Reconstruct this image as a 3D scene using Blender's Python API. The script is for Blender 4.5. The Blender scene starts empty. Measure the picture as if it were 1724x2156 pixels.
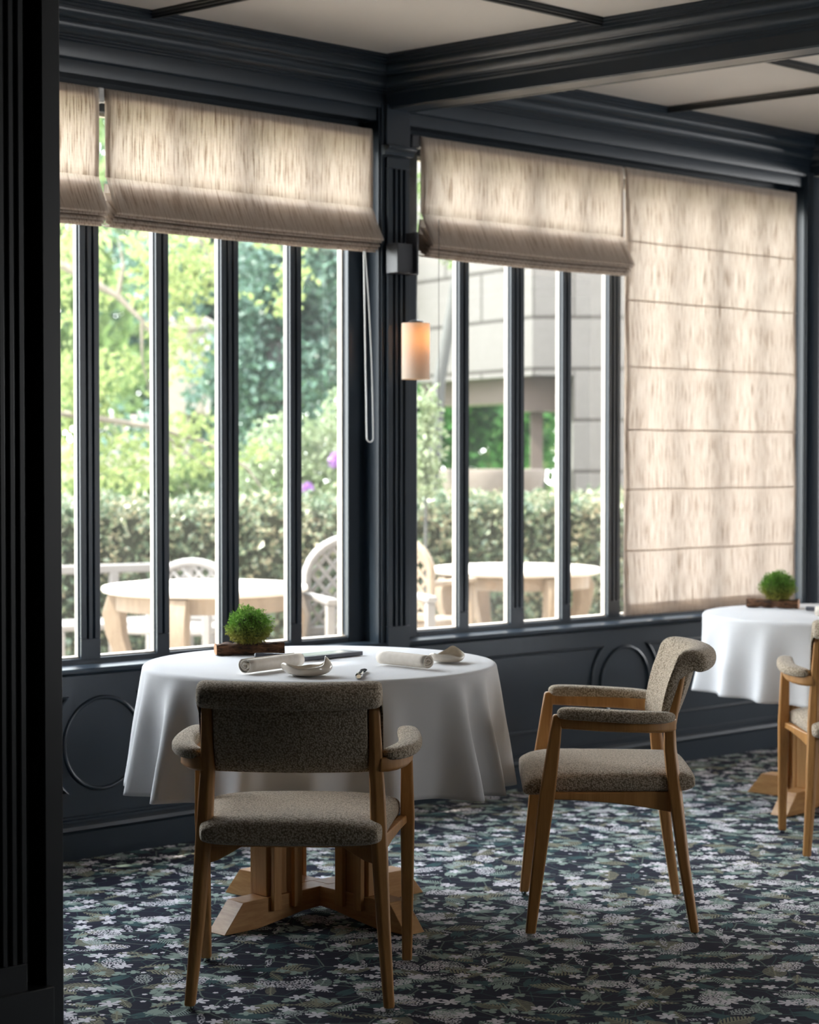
import bpy, math, random
import numpy as np
from mathutils import Vector, Matrix, noise as mnoise
R = math.radians
random.seed(7)
scn = bpy.context.scene
COL = scn.collection

# ------------------------------------------------------------------ camera
CAM_H = 1.33
FPX = 4150.0
PITCH = math.atan(111.0 / FPX)
cam_d = bpy.data.cameras.new('camera')
cam = bpy.data.objects.new('camera', cam_d)
COL.objects.link(cam)
cam.location = (0, 0, CAM_H)
cam.rotation_euler = (math.pi / 2 - PITCH, 0, 0)
cam_d.sensor_fit = 'VERTICAL'
cam_d.sensor_height = 36.0
cam_d.lens = FPX / 2156.0 * 36.0
cam_d.dof.use_dof = True
cam_d.dof.focus_distance = 5.15
cam_d.dof.aperture_fstop = 3.6
cam_d.clip_end = 400
scn.camera = cam
# ------------------------------------------------------------------ view, world, sun
scn.view_settings.view_transform = 'Standard'
scn.view_settings.look = 'None'
scn.view_settings.exposure = 0.0
scn.view_settings.gamma = 1.0
scn.view_settings.use_curve_mapping = False
scn.cycles.use_denoising = True
scn.cycles.max_bounces = 10
scn.cycles.diffuse_bounces = 5
scn.cycles.transparent_max_bounces = 24
scn.cycles.caustics_reflective = False
scn.cycles.caustics_refractive = False
scn.cycles.sample_clamp_indirect = 8.0
SKY = 14.0
world = bpy.data.worlds.new('sky')
scn.world = world
world.use_nodes = True
wn = world.node_tree
wn.nodes.clear()
w_out = wn.nodes.new('ShaderNodeOutputWorld')
w_bg = wn.nodes.new('ShaderNodeBackground')
w_tc = wn.nodes.new('ShaderNodeTexCoord')
w_sx = wn.nodes.new('ShaderNodeSeparateXYZ')
w_rp = wn.nodes.new('ShaderNodeValToRGB')
w_rp.color_ramp.elements[0].position = 0.0
w_rp.color_ramp.elements[0].color = (0.95, 0.95, 0.95, 1)
w_rp.color_ramp.elements[1].position = 0.8
w_rp.color_ramp.elements[1].color = (0.78, 0.86, 1.0, 1)
wn.links.new(w_tc.outputs['Generated'], w_sx.inputs[0])
wn.links.new(w_sx.outputs['Z'], w_rp.inputs[0])
wn.links.new(w_rp.outputs[0], w_bg.inputs[0])
w_bg.inputs[1].default_value = SKY
wn.links.new(w_bg.outputs[0], w_out.inputs[0])

# wall frame: s along the window wall (to the right and away), d into the room
U = Vector((0.73708785, 0.67579694, 0)); NN = Vector((0.67579694, -0.73708785, 0))
BD = Vector((0.77626379, -0.63040823, 0))
A0 = Vector((0.0697834, 7.58823418, 0))
def W(s, d, z): return A0 + U * s + NN * d + Vector((0, 0, z))

sun_d = bpy.data.lights.new('sun', 'SUN')
sun_d.energy = 17.0
sun_d.color = (1.0, 0.93, 0.82)
sun_d.angle = R(1.2)
sun = bpy.data.objects.new('sun', sun_d)
COL.objects.link(sun)
to_sun = (-U * 1.0 + NN * -0.40 + Vector((0, 0, 1.88))).normalized()
sun.rotation_euler = to_sun.to_track_quat('Z', 'Y').to_euler()

# ------------------------------------------------------------------ mesh helpers
class MB:
    def __init__(self): self.v = []; self.f = []
    def add(self, vs, fs):
        o = len(self.v); self.v += [tuple(p) for p in vs]; self.f += [tuple(i + o for i in f) for f in fs]
        return self
    def box(self, x0, x1, y0, y1, z0, z1, T=None):
        vs = [Vector((x, y, z)) for z in (z0, z1) for y in (y0, y1) for x in (x0, x1)]
        if T: vs = [T(*v) for v in vs]
        return self.add(vs, [(0, 2, 3, 1), (4, 5, 7, 6), (0, 1, 5, 4), (2, 6, 7, 3), (0, 4, 6, 2), (1, 3, 7, 5)])
    def loft(self, rings, cap=True, closed=True):
        n = len(rings[0]); vs = [p for r in rings for p in r]; fs = []
        for i in range(len(rings) - 1):
            for j in range(n if closed else n - 1):
                k = (j + 1) % n
                fs.append((i * n + j, i * n + k, (i + 1) * n + k, (i + 1) * n + j))
        if cap and closed:
            fs.append(tuple(reversed(range(n)))); fs.append(tuple((len(rings) - 1) * n + j for j in range(n)))
        return self.add(vs, fs)
    def tube(self, pts, r, n=8, rs=None, cap=True):
        pts = [Vector(p) for p in pts]; rings = []
        up = Vector((0.31, 0.17, 0.93)).normalized()
        for i, p in enumerate(pts):
            t = (pts[min(i + 1, len(pts) - 1)] - pts[max(i - 1, 0)]).normalized()
            a = t.cross(up)
            if a.length < 1e-3: a = t.cross(Vector((1, 0, 0)))
            a.normalize(); b = a.cross(t).normalized(); up = b
            rr = rs[i] if rs else r
            rings.append([p + a * rr * math.cos(2 * math.pi * k / n) + b * rr * math.sin(2 * math.pi * k / n) for k in range(n)])
        return self.loft(rings, cap)
    def lathe(self, prof, cx=0, cy=0, n=48):
        rings = [[Vector((cx + r * math.cos(2 * math.pi * k / n), cy + r * math.sin(2 * math.pi * k / n), z)) for k in range(n)] for r, z in prof]
        return self.loft(rings, cap=True)
    def build(self, name, mat, parent=None, smooth=True, ang=35, bevel=0, seg=2, sub=0, solid=0, kind=None):
        me = bpy.data.meshes.new(name)
        me.from_pydata(self.v, [], self.f)
        me.validate(); me.update()
        import bmesh
        bm = bmesh.new(); bm.from_mesh(me); bmesh.ops.recalc_face_normals(bm, faces=bm.faces); bm.to_mesh(me); bm.free()
        if smooth:
            me.shade_smooth(); me.set_sharp_from_angle(angle=R(ang))
        me.materials.append(mat)
        o = bpy.data.objects.new(name, me); COL.objects.link(o)
        if parent: o.parent = parent
        if bevel:
            m = o.modifiers.new('bevel', 'BEVEL'); m.width = bevel; m.segments = seg; m.limit_method = 'ANGLE'; m.angle_limit = R(40)
            m.harden_normals = False
        if solid:
            m = o.modifiers.new('solid', 'SOLIDIFY'); m.thickness = solid; m.offset = 0
        if sub:
            m = o.modifiers.new('sub', 'SUBSURF'); m.levels = sub; m.render_levels = sub
        if kind: o['kind'] = kind
        return o
def tag(o, label=None, cat=None, group=None, kind=None):
    if label: o['label'] = label
    if cat: o['category'] = cat
    if group: o['group'] = group
    if kind: o['kind'] = kind
    return o
def empty(name, loc=(0, 0, 0), rz=0):
    o = bpy.data.objects.new(name, None); o.empty_display_size = 0.1; COL.objects.link(o)
    o.location = loc; o.rotation_euler = (0, 0, rz); return o
def kids(o): return [c for c in bpy.data.objects if c.parent is o]
def copy_tree(o, parent=None):
    c = o.copy(); COL.objects.link(c); c.parent = parent
    for ch in kids(o): copy_tree(ch, c)
    return c

# ------------------------------------------------------------------ material helpers
class NT:
    def __init__(self, name):
        self.m = bpy.data.materials.new(name); self.m.use_nodes = True
        self.t = self.m.node_tree; self.t.nodes.clear()
        self.out = self.t.nodes.new('ShaderNodeOutputMaterial')
    def n(self, ty, **kw):
        nd = self.t.nodes.new(ty)
        for k, v in kw.items(): setattr(nd, k, v)
        return nd
    def l(self, a, b): self.t.links.new(a, b)
    def val(self, x): return x.s if isinstance(x, X) else x
    def math(self, op, *a):
        nd = self.n('ShaderNodeMath', operation=op)
        for i, x in enumerate(a):
            if isinstance(x, X): self.l(x.s, nd.inputs[i])
            else: nd.inputs[i].default_value = x
        return X(self, nd.outputs[0])
    def coords(self, kind='Object'):
        tc = self.n('ShaderNodeTexCoord'); return tc.outputs[kind]
    def mapping(self, src, scale=(1, 1, 1), loc=(0, 0, 0), rot=(0, 0, 0)):
        mp = self.n('ShaderNodeMapping'); self.l(src, mp.inputs[0])
        mp.inputs['Scale'].default_value = scale; mp.inputs['Location'].default_value = loc; mp.inputs['Rotation'].default_value = rot
        return mp.outputs[0]
    def noise(self, vec, scale, detail=3, rough=0.5, dist=0):
        nd = self.n('ShaderNodeTexNoise'); self.l(vec, nd.inputs['Vector'])
        nd.inputs['Scale'].default_value = scale; nd.inputs['Detail'].default_value = detail
        nd.inputs['Roughness'].default_value = rough; nd.inputs['Distortion'].default_value = dist
        return X(self, nd.outputs['Fac'])
    def mix(self, fac, a, b):
        nd = self.n('ShaderNodeMix', data_type='RGBA')
        for x, i in ((fac, 0), (a, 6), (b, 7)):
            if isinstance(x, X): self.l(x.s, nd.inputs[i])
            elif isinstance(x, (tuple, list)): nd.inputs[i].default_value = tuple(x) + (1,) if len(x) == 3 else x
            else: nd.inputs[i].default_value = x
        return X(self, nd.outputs[2])
    def ramp(self, fac, stops):
        nd = self.n('ShaderNodeValToRGB'); self.l(fac.s, nd.inputs[0])
        e = nd.color_ramp.elements
        while len(e) < len(stops): e.new(0.5)
        for i, (p, c) in enumerate(stops):
            e[i].position = p; e[i].color = tuple(c) + (1,) if len(c) == 3 else c
        return X(self, nd.outputs[0])
    def bump(self, h, strength=0.3, dist=0.002):
        nd = self.n('ShaderNodeBump'); nd.inputs['Strength'].default_value = strength; nd.inputs['Distance'].default_value = dist
        self.l(h.s, nd.inputs['Height']); return nd.outputs[0]
    def pbsdf(self, color, rough=0.5, normal=None, metal=0, spec=0.5, sheen=0, coat=0):
        b = self.n('ShaderNodeBsdfPrincipled')
        if isinstance(color, X): self.l(color.s, b.inputs['Base Color'])
        else: b.inputs['Base Color'].default_value = tuple(color) + (1,)
        if isinstance(rough, X): self.l(rough.s, b.inputs['Roughness'])
        else: b.inputs['Roughness'].default_value = rough
        b.inputs['Metallic'].default_value = metal; b.inputs['Specular IOR Level'].default_value = spec
        b.inputs['Sheen Weight'].default_value = sheen; b.inputs['Coat Weight'].default_value = coat
        if normal is not None: self.l(normal, b.inputs['Normal'])
        return b.outputs[0]
    def done(self, sh): self.l(sh, self.out.inputs[0]); return self.m
class X:
    def __init__(s, t, sock): s.t = t; s.s = sock
    def __add__(a, b): return a.t.math('ADD', a, b)
    def __radd__(a, b): return a.t.math('ADD', b, a)
    def __sub__(a, b): return a.t.math('SUBTRACT', a, b)
    def __rsub__(a, b): return a.t.math('SUBTRACT', b, a)
    def __mul__(a, b): return a.t.math('MULTIPLY', a, b)
    def __rmul__(a, b): return a.t.math('MULTIPLY', b, a)
    def __truediv__(a, b): return a.t.math('DIVIDE', a, b)
    def __lt__(a, b): return a.t.math('LESS_THAN', a, b)
    def __gt__(a, b): return a.t.math('GREATER_THAN', a, b)
    def fn(a, op, *b): return a.t.math(op, a, *b)
def lin(r, g, b):
    f = lambda c: (c / 255 / 12.92) if c / 255 <= 0.04045 else ((c / 255 + 0.055) / 1.055) ** 2.4
    return (f(r), f(g), f(b))
def simple(name, col, rough=0.5, var=0.0, vscale=6, bump=0, bscale=40, **kw):
    t = NT(name); co = t.coords()
    c = col
    if var:
        nz = t.noise(co, vscale, 4, 0.6)
        c = t.mix(nz, tuple(x * (1 - var) for x in col), tuple(min(1, x * (1 + var)) for x in col))
    nm = None
    if bump: nm = t.bump(t.noise(co, bscale, 3, 0.6), bump, 0.002)
    return t.done(t.pbsdf(c, rough, nm, **kw))

M = {}
M['paint'] = simple('navy_paint', lin(35, 45, 55), 0.30, 0.15, 5, 0.06, 30)
M['paint_dark'] = simple('charcoal_paint', lin(36, 38, 40), 0.38, 0.15, 5, 0.06, 30)
M['outer_white'] = simple('outside_cream_paint', lin(172, 163, 152), 0.5, 0.05)
M['ceiling'] = simple('greige_ceiling', lin(206, 200, 194), 0.6, 0.04, 2)
M['black'] = simple('black_metal', (0.012, 0.013, 0.015), 0.4)
M['lampblack'] = simple('dark_bracket_paint', lin(52, 54, 60), 0.35)
M['white_plastic'] = simple('white_plastic', (0.75, 0.76, 0.76), 0.35)
M['chrome'] = simple('chrome', (0.75, 0.74, 0.72), 0.14, metal=1)
M['clay'] = simple('glazed_clay', lin(205, 195, 180), 0.16, 0.12, 60, 0.1, 120, coat=0.4)
M['tray'] = simple('slate_tray', lin(82, 84, 92), 0.35, 0.1, 30)
M['trayglass'] = simple('tray_inlay', lin(168, 172, 166), 0.2, 0.08, 40)
M['board'] = simple('table_board', (0.35, 0.22, 0.11), 0.6)
M['house_soffit'] = simple('brown_stone_lintel', lin(84, 72, 66), 0.8, 0.2, 3)
M['branch'] = simple('bark', lin(112, 102, 92), 0.8, 0.3, 20, 0.4, 40)
M['darkbark'] = simple('dark_bark', lin(72, 72, 70), 0.9, 0.3, 10, 0.4, 30)

def m_boucle():
    t = NT('taupe_boucle'); co = t.coords()
    v = t.n('ShaderNodeTexVoronoi'); t.l(co, v.inputs['Vector']); v.inputs['Scale'].default_value = 230
    d = X(t, v.outputs['Distance']); nz = t.noise(co, 420, 3, 0.7); big = t.noise(co, 9, 2)
    h = (1.0 - d) * 0.85 + nz * 0.35
    c = t.ramp(h - 0.15, [(0.20, lin(118, 102, 80)), (0.48, lin(178, 161, 138)), (0.75, lin(224, 210, 190))])
    c = t.mix(big * 0.3, c, lin(168, 152, 134))
    return t.done(t.pbsdf(c, 0.95, t.bump(h, 0.9, 0.0022), spec=0.15, sheen=0.25))
M['boucle'] = m_boucle()
def m_wood(name, c1, c2, sc=(40, 40, 3), rough=0.42, rot=(0, 0, 0)):
    t = NT(name); co = t.coords()
    mp = t.mapping(co, sc, (0, 0, 0), rot)
    a = t.noise(mp, 1.0, 5, 0.65, 0.6); b = t.noise(mp, 6.0, 3, 0.6)
    h = a * 0.75 + b * 0.25
    c = t.ramp(h, [(0.3, c1), (0.7, c2)])
    return t.done(t.pbsdf(c, rough, t.bump(h, 0.08, 0.001)))
M['wood'] = m_wood('honey_beech', lin(156, 106, 54), lin(198, 146, 86))
M['oak'] = m_wood('pale_oak', lin(178, 124, 68), lin(214, 166, 108))
M['oak_flat'] = m_wood('pale_oak_laid', lin(176, 122, 68), lin(216, 168, 112), (6, 6, 60))
def m_bark():
    t = NT('log_bark'); co = t.coords(); mp = t.mapping(co, (12, 60, 60))
    a = t.noise(mp, 1.5, 6, 0.75, 1.0)
    c = t.ramp(a, [(0.40, lin(40, 24, 15)), (0.52, lin(112, 74, 48)), (0.66, lin(166, 120, 84))])
    return t.done(t.pbsdf(c, 0.8, t.bump(a, 1.0, 0.008)))
M['log'] = m_bark()
M['endgrain'] = simple('cut_wood', lin(172, 118, 74), 0.7, 0.2, 60)
def m_cloth():
    t = NT('white_tablecloth'); co = t.coords()
    nz = t.noise(co, 5, 3); fine = t.noise(co, 900, 2)
    c = t.mix(nz, lin(224, 223, 224), lin(234, 233, 233))
    d = t.n('ShaderNodeBsdfDiffuse'); t.l(c.s, d.inputs[0]); t.l(t.bump(fine + nz * 2.0, 0.12, 0.001), d.inputs['Normal'])
    tr = t.n('ShaderNodeBsdfTranslucent'); tr.inputs[0].default_value = (0.8, 0.78, 0.75, 1)
    mx = t.n('ShaderNodeMixShader'); mx.inputs[0].default_value = 0.10
    t.l(d.outputs[0], mx.inputs[1]); t.l(tr.outputs[0], mx.inputs[2])
    return t.done(mx.outputs[0])
M['cloth'] = m_cloth()
def m_napkin():
    t = NT('cream_linen'); co = t.coords(); fine = t.noise(co, 700, 3); nz = t.noise(co, 60, 3)
    c = t.mix(nz, lin(214, 204, 190), lin(238, 230, 220))
    return t.done(t.pbsdf(c, 0.9, t.bump(fine, 0.4, 0.001), spec=0.1))
M['napkin'] = m_napkin()
def m_linen(kind='UV'):
    t = NT('oatmeal_linen_blind'); co = t.coords(kind)
    a = t.noise(t.mapping(co, (190, 8, 190) if kind == 'UV' else (190, 190, 8)), 1.0, 2, 0.55)        # slubs running down the cloth
    b = t.noise(t.mapping(co, (420, 30, 420) if kind == 'UV' else (420, 420, 30)), 1.0, 2, 0.6)
    e = t.noise(t.mapping(co, (30, 420, 30) if kind == 'UV' else (30, 30, 420)), 1.0, 2, 0.6)
    g = t.noise(co, 3.0, 2)
    s = a * 0.72 + b * 0.20 + e * 0.10
    thin = t.ramp(s, [(0.36, (0.15, 0.15, 0.15)), (0.46, (0.75, 0.75, 0.75)), (0.56, (1, 1, 1))])
    dcol = t.ramp(s, [(0.34, lin(160, 142, 124)), (0.48, lin(206, 195, 184)), (0.62, lin(220, 212, 203))])
    tcol = t.mix(thin, lin(160, 138, 118), lin(234, 225, 216))
    d = t.n('ShaderNodeBsdfDiffuse'); t.l(dcol.s, d.inputs[0]); t.l(t.bump(s, 0.3, 0.001), d.inputs['Normal'])
    tr = t.n('ShaderNodeBsdfTranslucent'); t.l(tcol.s, tr.inputs[0])
    mx = t.n('ShaderNodeMixShader'); mx.inputs[0].default_value = 0.60
    t.l(d.outputs[0], mx.inputs[1]); t.l(tr.outputs[0], mx.inputs[2])
    return t.done(mx.outputs[0])
M['linen'] = m_linen(); M['linen_hem'] = m_linen('Object')
def m_glass():
    t = NT('window_glass')
    tr = t.n('ShaderNodeBsdfTransparent'); tr.inputs[0].default_value = (0.97, 0.985, 0.975, 1)
    gl = t.n('ShaderNodeBsdfGlossy'); gl.inputs['Roughness'].default_value = 0.02
    lw = t.n('ShaderNodeLayerWeight'); lw.inputs[0].default_value = 0.5
    fr = X(t, lw.outputs['Facing']).fn('POWER', 5.0) * 0.9 + 0.03
    mx = t.n('ShaderNodeMixShader'); t.l(fr.s, mx.inputs[0]); t.l(tr.outputs[0], mx.inputs[1]); t.l(gl.outputs[0], mx.inputs[2])
    veil = t.n('ShaderNodeBsdfTranslucent'); veil.inputs[0].default_value = (0.9, 0.92, 0.92, 1)      # pale translucent layer added to haze the view outside
    m2 = t.n('ShaderNodeMixShader'); nz = t.noise(t.coords(), 3, 4, 0.6); t.l((nz * 0.007 + 0.002).s, m2.inputs[0])
    t.l(mx.outputs[0], m2.inputs[1]); t.l(veil.outputs[0], m2.inputs[2])
    return t.done(m2.outputs[0])
M['glass'] = m_glass()
def m_leaf(name, c1, c2, c3, scale=7, tr_amt=0.45, gloss=0.0, zgrad=None):
    t = NT(name); co = t.coords()
    nz = t.noise(co, scale, 3, 0.7)
    fine = t.noise(co, scale * 9, 1, 0.5)
    c = t.ramp(nz * 0.5 + fine * 0.5, [(0.38, c1), (0.5, c2), (0.62, c3)])
    if zgrad:
        sx = t.n('ShaderNodeSeparateXYZ'); t.l(co, sx.inputs[0])
        f = (X(t, sx.outputs['Z']) - zgrad[0]) / (zgrad[1] - zgrad[0])
        f = t.math('MAXIMUM', t.math('MINIMUM', f, 1.0), 0.0)
        c = t.mix(f, zgrad[2], c)
    p = t.pbsdf(c, 0.32 if gloss else 0.7, spec=0.5 if gloss else 0.3)
    tr = t.n('ShaderNodeBsdfTranslucent'); t.l(c.s, tr.inputs[0])
    mx = t.n('ShaderNodeMixShader'); mx.inputs[0].default_value = tr_amt
    t.l(p, mx.inputs[1]); t.l(tr.outputs[0], mx.inputs[2])
    return t.done(mx.outputs[0])
M['leaf_birch'] = m_leaf('birch_leaves', lin(112, 124, 80), lin(136, 148, 92), lin(156, 164, 112), 3, 0.5)
M['leaf_dark'] = m_leaf('evergreen_leaves', lin(44, 66, 54), lin(68, 96, 82), lin(104, 130, 112), 3, 0.25, 1)
M['leaf_mid'] = m_leaf('shrub_leaves', lin(72, 92, 52), lin(96, 116, 66), lin(122, 136, 90), 3, 0.4)
M['leaf_hedge'] = m_leaf('hedge_leaves', lin(66, 84, 62), lin(104, 120, 92), lin(164, 150, 122), 5, 0.3, 1)
M['leaf_shade'] = m_leaf('laurel_leaves', lin(34, 74, 25), lin(50, 95, 36), lin(69, 108, 50), 3, 0.35)
M['leaf_pale'] = m_leaf('pale_leaves', lin(108, 123, 86), lin(129, 141, 108), lin(147, 154, 129), 4, 0.4, 1)
M['moss'] = m_leaf('moss_fronds', lin(66, 104, 36), lin(104, 148, 54), lin(146, 184, 90), 60, 0.35, 0, (0.020, 0.065, lin(146, 142, 66)))
M['moss_core'] = simple('moss_heart', lin(70, 84, 32), 0.9, 0.3, 60)
M['lawn'] = simple('lawn', lin(105, 124, 72), 0.9, 0.3, 1.5, 0.3, 20)
M['purple'] = simple('allium_purple', lin(170, 120, 190), 0.7, 0.3, 60)
def m_stone(name, c1, c2, course=None):
    t = NT(name); co = t.coords()
    a = t.noise(co, 2.2, 6, 0.7); b = t.noise(co, 14, 3, 0.6)
    c = t.mix(a * 0.6 + b * 0.4, c1, c2); h = a * 0.5 + b * 0.5
    if course:
        br = t.n('ShaderNodeTexBrick'); t.l(t.mapping(co, (1, 1, 1), (0, 0, course[2]), (R(90), 0, 0)), br.inputs['Vector'])
        br.inputs['Scale'].default_value = 1; br.inputs['Mortar Size'].default_value = 0.018; br.inputs['Mortar Smooth'].default_value = 0.4
        br.inputs['Brick Width'].default_value = course[0]; br.inputs['Row Height'].default_value = course[1]
        f = X(t, br.outputs['Fac'])
        c = t.mix(f, c, lin(44, 39, 34)); h = h - f * 1.5
    return t.done(t.pbsdf(c, 0.85, t.bump(h, 0.4, 0.02)))
M['stone_wall'] = m_stone('dressed_stone', lin(78, 74, 71), lin(96, 92, 89), (1.15, 0.41, 0.05))
M['paving'] = m_stone('paving', lin(176, 164, 150), lin(200, 188, 174))
M['garden_stone'] = m_stone('rough_stone', lin(112, 102, 93), lin(140, 128, 120))
M['teak_top'] = simple('bleached_teak', lin(189, 180, 169), 0.6, 0.1, 12)
M['teak'] = m_wood('weathered_teak', lin(112, 96, 78), lin(138, 122, 104), (25, 25, 4), 0.7)
M['grey_teak'] = simple('silver_grey_teak', lin(122, 118, 115), 0.7, 0.12, 20)

def m_carpet():
    t = NT('floral_carpet'); co = t.coords()
    wob = t.n('ShaderNodeTexNoise'); t.l(co, wob.inputs['Vector']); wob.inputs['Scale'].default_value = 60; wob.inputs['Detail'].default_value = 2
    va = t.n('ShaderNodeVectorMath', operation='MULTIPLY_ADD'); t.l(wob.outputs['Color'], va.inputs[0])
    va.inputs[1].default_value = (0.006, 0.006, 0); t.l(co, va.inputs[2]); P = va.outputs[0]
    def cell(scale, off, rnd=0.85):
        ad = t.n('ShaderNodeVectorMath', operation='ADD'); t.l(P, ad.inputs[0]); ad.inputs[1].default_value = (off, off * 1.7, 0)
        v = t.n('ShaderNodeTexVoronoi', voronoi_dimensions='2D'); t.l(ad.outputs[0], v.inputs['Vector'])
        v.inputs['Scale'].default_value = scale; v.inputs['Randomness'].default_value = rnd
        sb = t.n('ShaderNodeVectorMath', operation='SUBTRACT'); t.l(ad.outputs[0], sb.inputs[0]); t.l(v.outputs['Position'], sb.inputs[1])
        sx = t.n('ShaderNodeSeparateXYZ'); t.l(sb.outputs[0], sx.inputs[0])
        sc = t.n('ShaderNodeSeparateColor'); t.l(v.outputs['Color'], sc.inputs[0])
        x, y = X(t, sx.outputs[0]), X(t, sx.outputs[1])
        r1, r2, r3 = [X(t, sc.outputs[i]) for i in range(3)]
        a = r1 * 6.283; ca, sa = a.fn('COSINE'), a.fn('SINE')
        xr = x * ca + y * sa; yr = y * ca - x * sa
        return xr, yr, r1, r2, r3
    def ln(x, y): return (x * x + y * y).fn('SQRT')
    def AND(*m):
        o = m[0]
        for k in m[1:]: o = o * k
        return o
    def star(scale, off, rad, n, thr, core=0.35):
        x, y, a, b, c = cell(scale, off); r = ln(x, y); th = t.math('ARCTAN2', y, x)
        lobe = (th * (n / 2.0)).fn('COSINE').fn('ABSOLUTE')
        return AND(r < (lobe * (rad * (1 - core)) + rad * core), b > thr)
    def fern(scale, off, L, H, step, thr, gap=0.6):
        x, y, a, b, c = cell(scale, off)
        ay = y.fn('ABSOLUTE')
        env = t.math('MAXIMUM', 1.0 - (x / L) * (x / L), 0.0)
        inside = ay < env * H
        comb = ((x + ay * 0.8) / step).fn('FRACT') < gap
        stem = ay < 0.0022
        return AND(inside, t.math('MAXIMUM', comb, stem), b > thr)
    def leaf(scale, off, L, H, thr):
        x, y, a, b, c = cell(scale, off)
        ay = y.fn('ABSOLUTE'); env = t.math('MAXIMUM', 1.0 - (x / L) * (x / L), 0.0)
        vein = ay > 0.0015
        # two leaves from one stalk
        body = AND((ay - 0.55 * H).fn('ABSOLUTE') < env * (0.45 * H), vein)
        stalk = AND(ay < 0.002, x.fn('ABSOLUTE') < L * 1.5)
        return AND(t.math('MAXIMUM', body, stalk), b > thr)
    def umbel(scale, off, L, H, thr, dots=150, rad=0.0028):
        x, y, a, b, c = cell(scale, off)
        e = (x / L) * (x / L) + (y / H) * (y / H)
        v = t.n('ShaderNodeTexVoronoi', voronoi_dimensions='2D'); t.l(co, v.inputs['Vector']); v.inputs['Scale'].default_value = dots
        d = X(t, v.outputs['Distance']) < (rad * dots)
        return AND(e < 1.0, d, b > thr)
    # wandering stems
    ed = t.n('ShaderNodeTexVoronoi', voronoi_dimensions='2D', feature='DISTANCE_TO_EDGE'); t.l(P, ed.inputs['Vector']); ed.inputs['Scale'].default_value = 8.5
    stems = X(t, ed.outputs['Distance']) < 0.018
    ed2 = t.n('ShaderNodeTexVoronoi', voronoi_dimensions='2D', feature='DISTANCE_TO_EDGE'); t.l(P, ed2.inputs['Vector']); ed2.inputs['Scale'].default_value = 13.3
    stems2 = X(t, ed2.outputs['Distance']) < 0.022
    base = lin(27, 27, 43)
    teal, sage, olive, white, grey = lin(60, 88, 88), lin(152, 168, 156), lin(146, 142, 118), lin(232, 226, 230), lin(186, 190, 186)
    nz = t.noise(co, 500, 2, 0.6); big = t.noise(co, 2.5, 2)
    c = t.mix(nz, tuple(k * 0.75 for k in base), tuple(k * 1.3 for k in base))
    c = t.mix(stems2, c, tuple(k * 0.7 for k in teal)); c = t.mix(stems, c, tuple(k * 0.45 for k in sage))
    for mask, colr in [
        (leaf(7.5, 3.1, 0.044, 0.022, 0.55), teal), (leaf(8.5, 11.7, 0.038, 0.018, 0.6), teal),
        (fern(6.5, 7.3, 0.060, 0.032, 0.011, 0.55, 0.6), olive), (fern(7.5, 21.9, 0.050, 0.024, 0.009, 0.55, 0.5), sage),
        (leaf(9.5, 33.3, 0.030, 0.020, 0.62), sage), (star(11, 5.5, 0.021, 3, 0.62, 0.30), sage), (star(13, 45.5, 0.018, 4, 0.6, 0.4), sage),
        (fern(8.5, 51.9, 0.045, 0.014, 0.012, 0.6, 0.5), olive),
        (umbel(5.8, 2.2, 0.060, 0.032, 0.55), white), (umbel(7.0, 17.2, 0.044, 0.024, 0.6, 165, 0.0024), grey),
        (umbel(8.0, 71.2, 0.046, 0.009, 0.5, 140, 0.0026), white),
        (star(9.0, 9.9, 0.028, 6, 0.62, 0.22), white), (star(10.0, 29.9, 0.023, 5, 0.68, 0.25), white), (star(15, 61.0, 0.0075, 5, 0.55, 0.7), white)]:
        c = t.mix(mask, c, colr)
    c2 = t.mix(nz * 0.3, c, base)
    return t.done(t.pbsdf(c2, 0.95, t.bump(nz, 0.5, 0.002), spec=0.10, sheen=0.035))
M['carpet'] = m_carpet()

# ------------------------------------------------------------------ room shell
SL, SR, DW = -7.0, 8.2, 6.9           # room from s=SL to s=SR, depth DW from the window wall
CEIL = 2.822
PITCHS = 2.645
BAYS = [-1.4875 + PITCHS * k for k in range(0, 3)]      # bay centres
POSTS = [-0.165 + PITCHS * k for k in (-1, 0, 1, 2)]    # beam lines
def slab(name, s0, s1, d0, d1, z0, z1, mat, **kw):
    return MB().box(s0, s1, d0, d1, z0, z1, W).build(name, mat, smooth=False, kind='structure', **kw)
slab('floor', SL, SR, -0.02, DW, -0.06, 0.0, M['carpet'])
slab('ceiling', SL, SR, -0.12, DW, CEIL, CEIL + 0.12, M['ceiling'])
slab('wall_back', SL - 0.15, SL, -0.12, DW, 0, CEIL, M['paint_dark'])
# wall on the far side of the room with a wide opening, and the end wall with one (both out of the picture)
mb = MB()
for a in ((SL, 1.3, 0, CEIL), (1.3, 2.7, 0, 0.62), (1.3, 2.7, 2.5, CEIL), (2.7, SR, 0, CEIL)):
    mb.box(a[0], a[1], DW, DW + 0.15, a[2], a[3], W)
for k in range(5): mb.box(1.3 + 0.28 * (k + 1) - 0.03 - 0.14, 1.3 + 0.28 * (k + 1) + 0.03 - 0.14, DW + 0.04, DW + 0.10, 0.6, 2.55, W)
mb.build('wall_right', M['paint_dark'], smooth=False, kind='structure')
mb = MB()
for a in ((0, 0.6, 0, CEIL), (0.6, 4.6, 0, 0.62), (0.6, 4.6, 2.6, CEIL), (4.6, DW, 0, CEIL)):
    mb.box(SR, SR + 0.15, a[0], a[1], a[2], a[3], W)
for k in range(6): mb.box(SR + 0.04, SR + 0.10, 0.6 + 0.57 * (k + 1) - 0.03, 0.6 + 0.57 * (k + 1) + 0.03, 0.6, 2.65, W)
mb.build('wall_far', M['paint_dark'], smooth=False, kind='structure')

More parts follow.
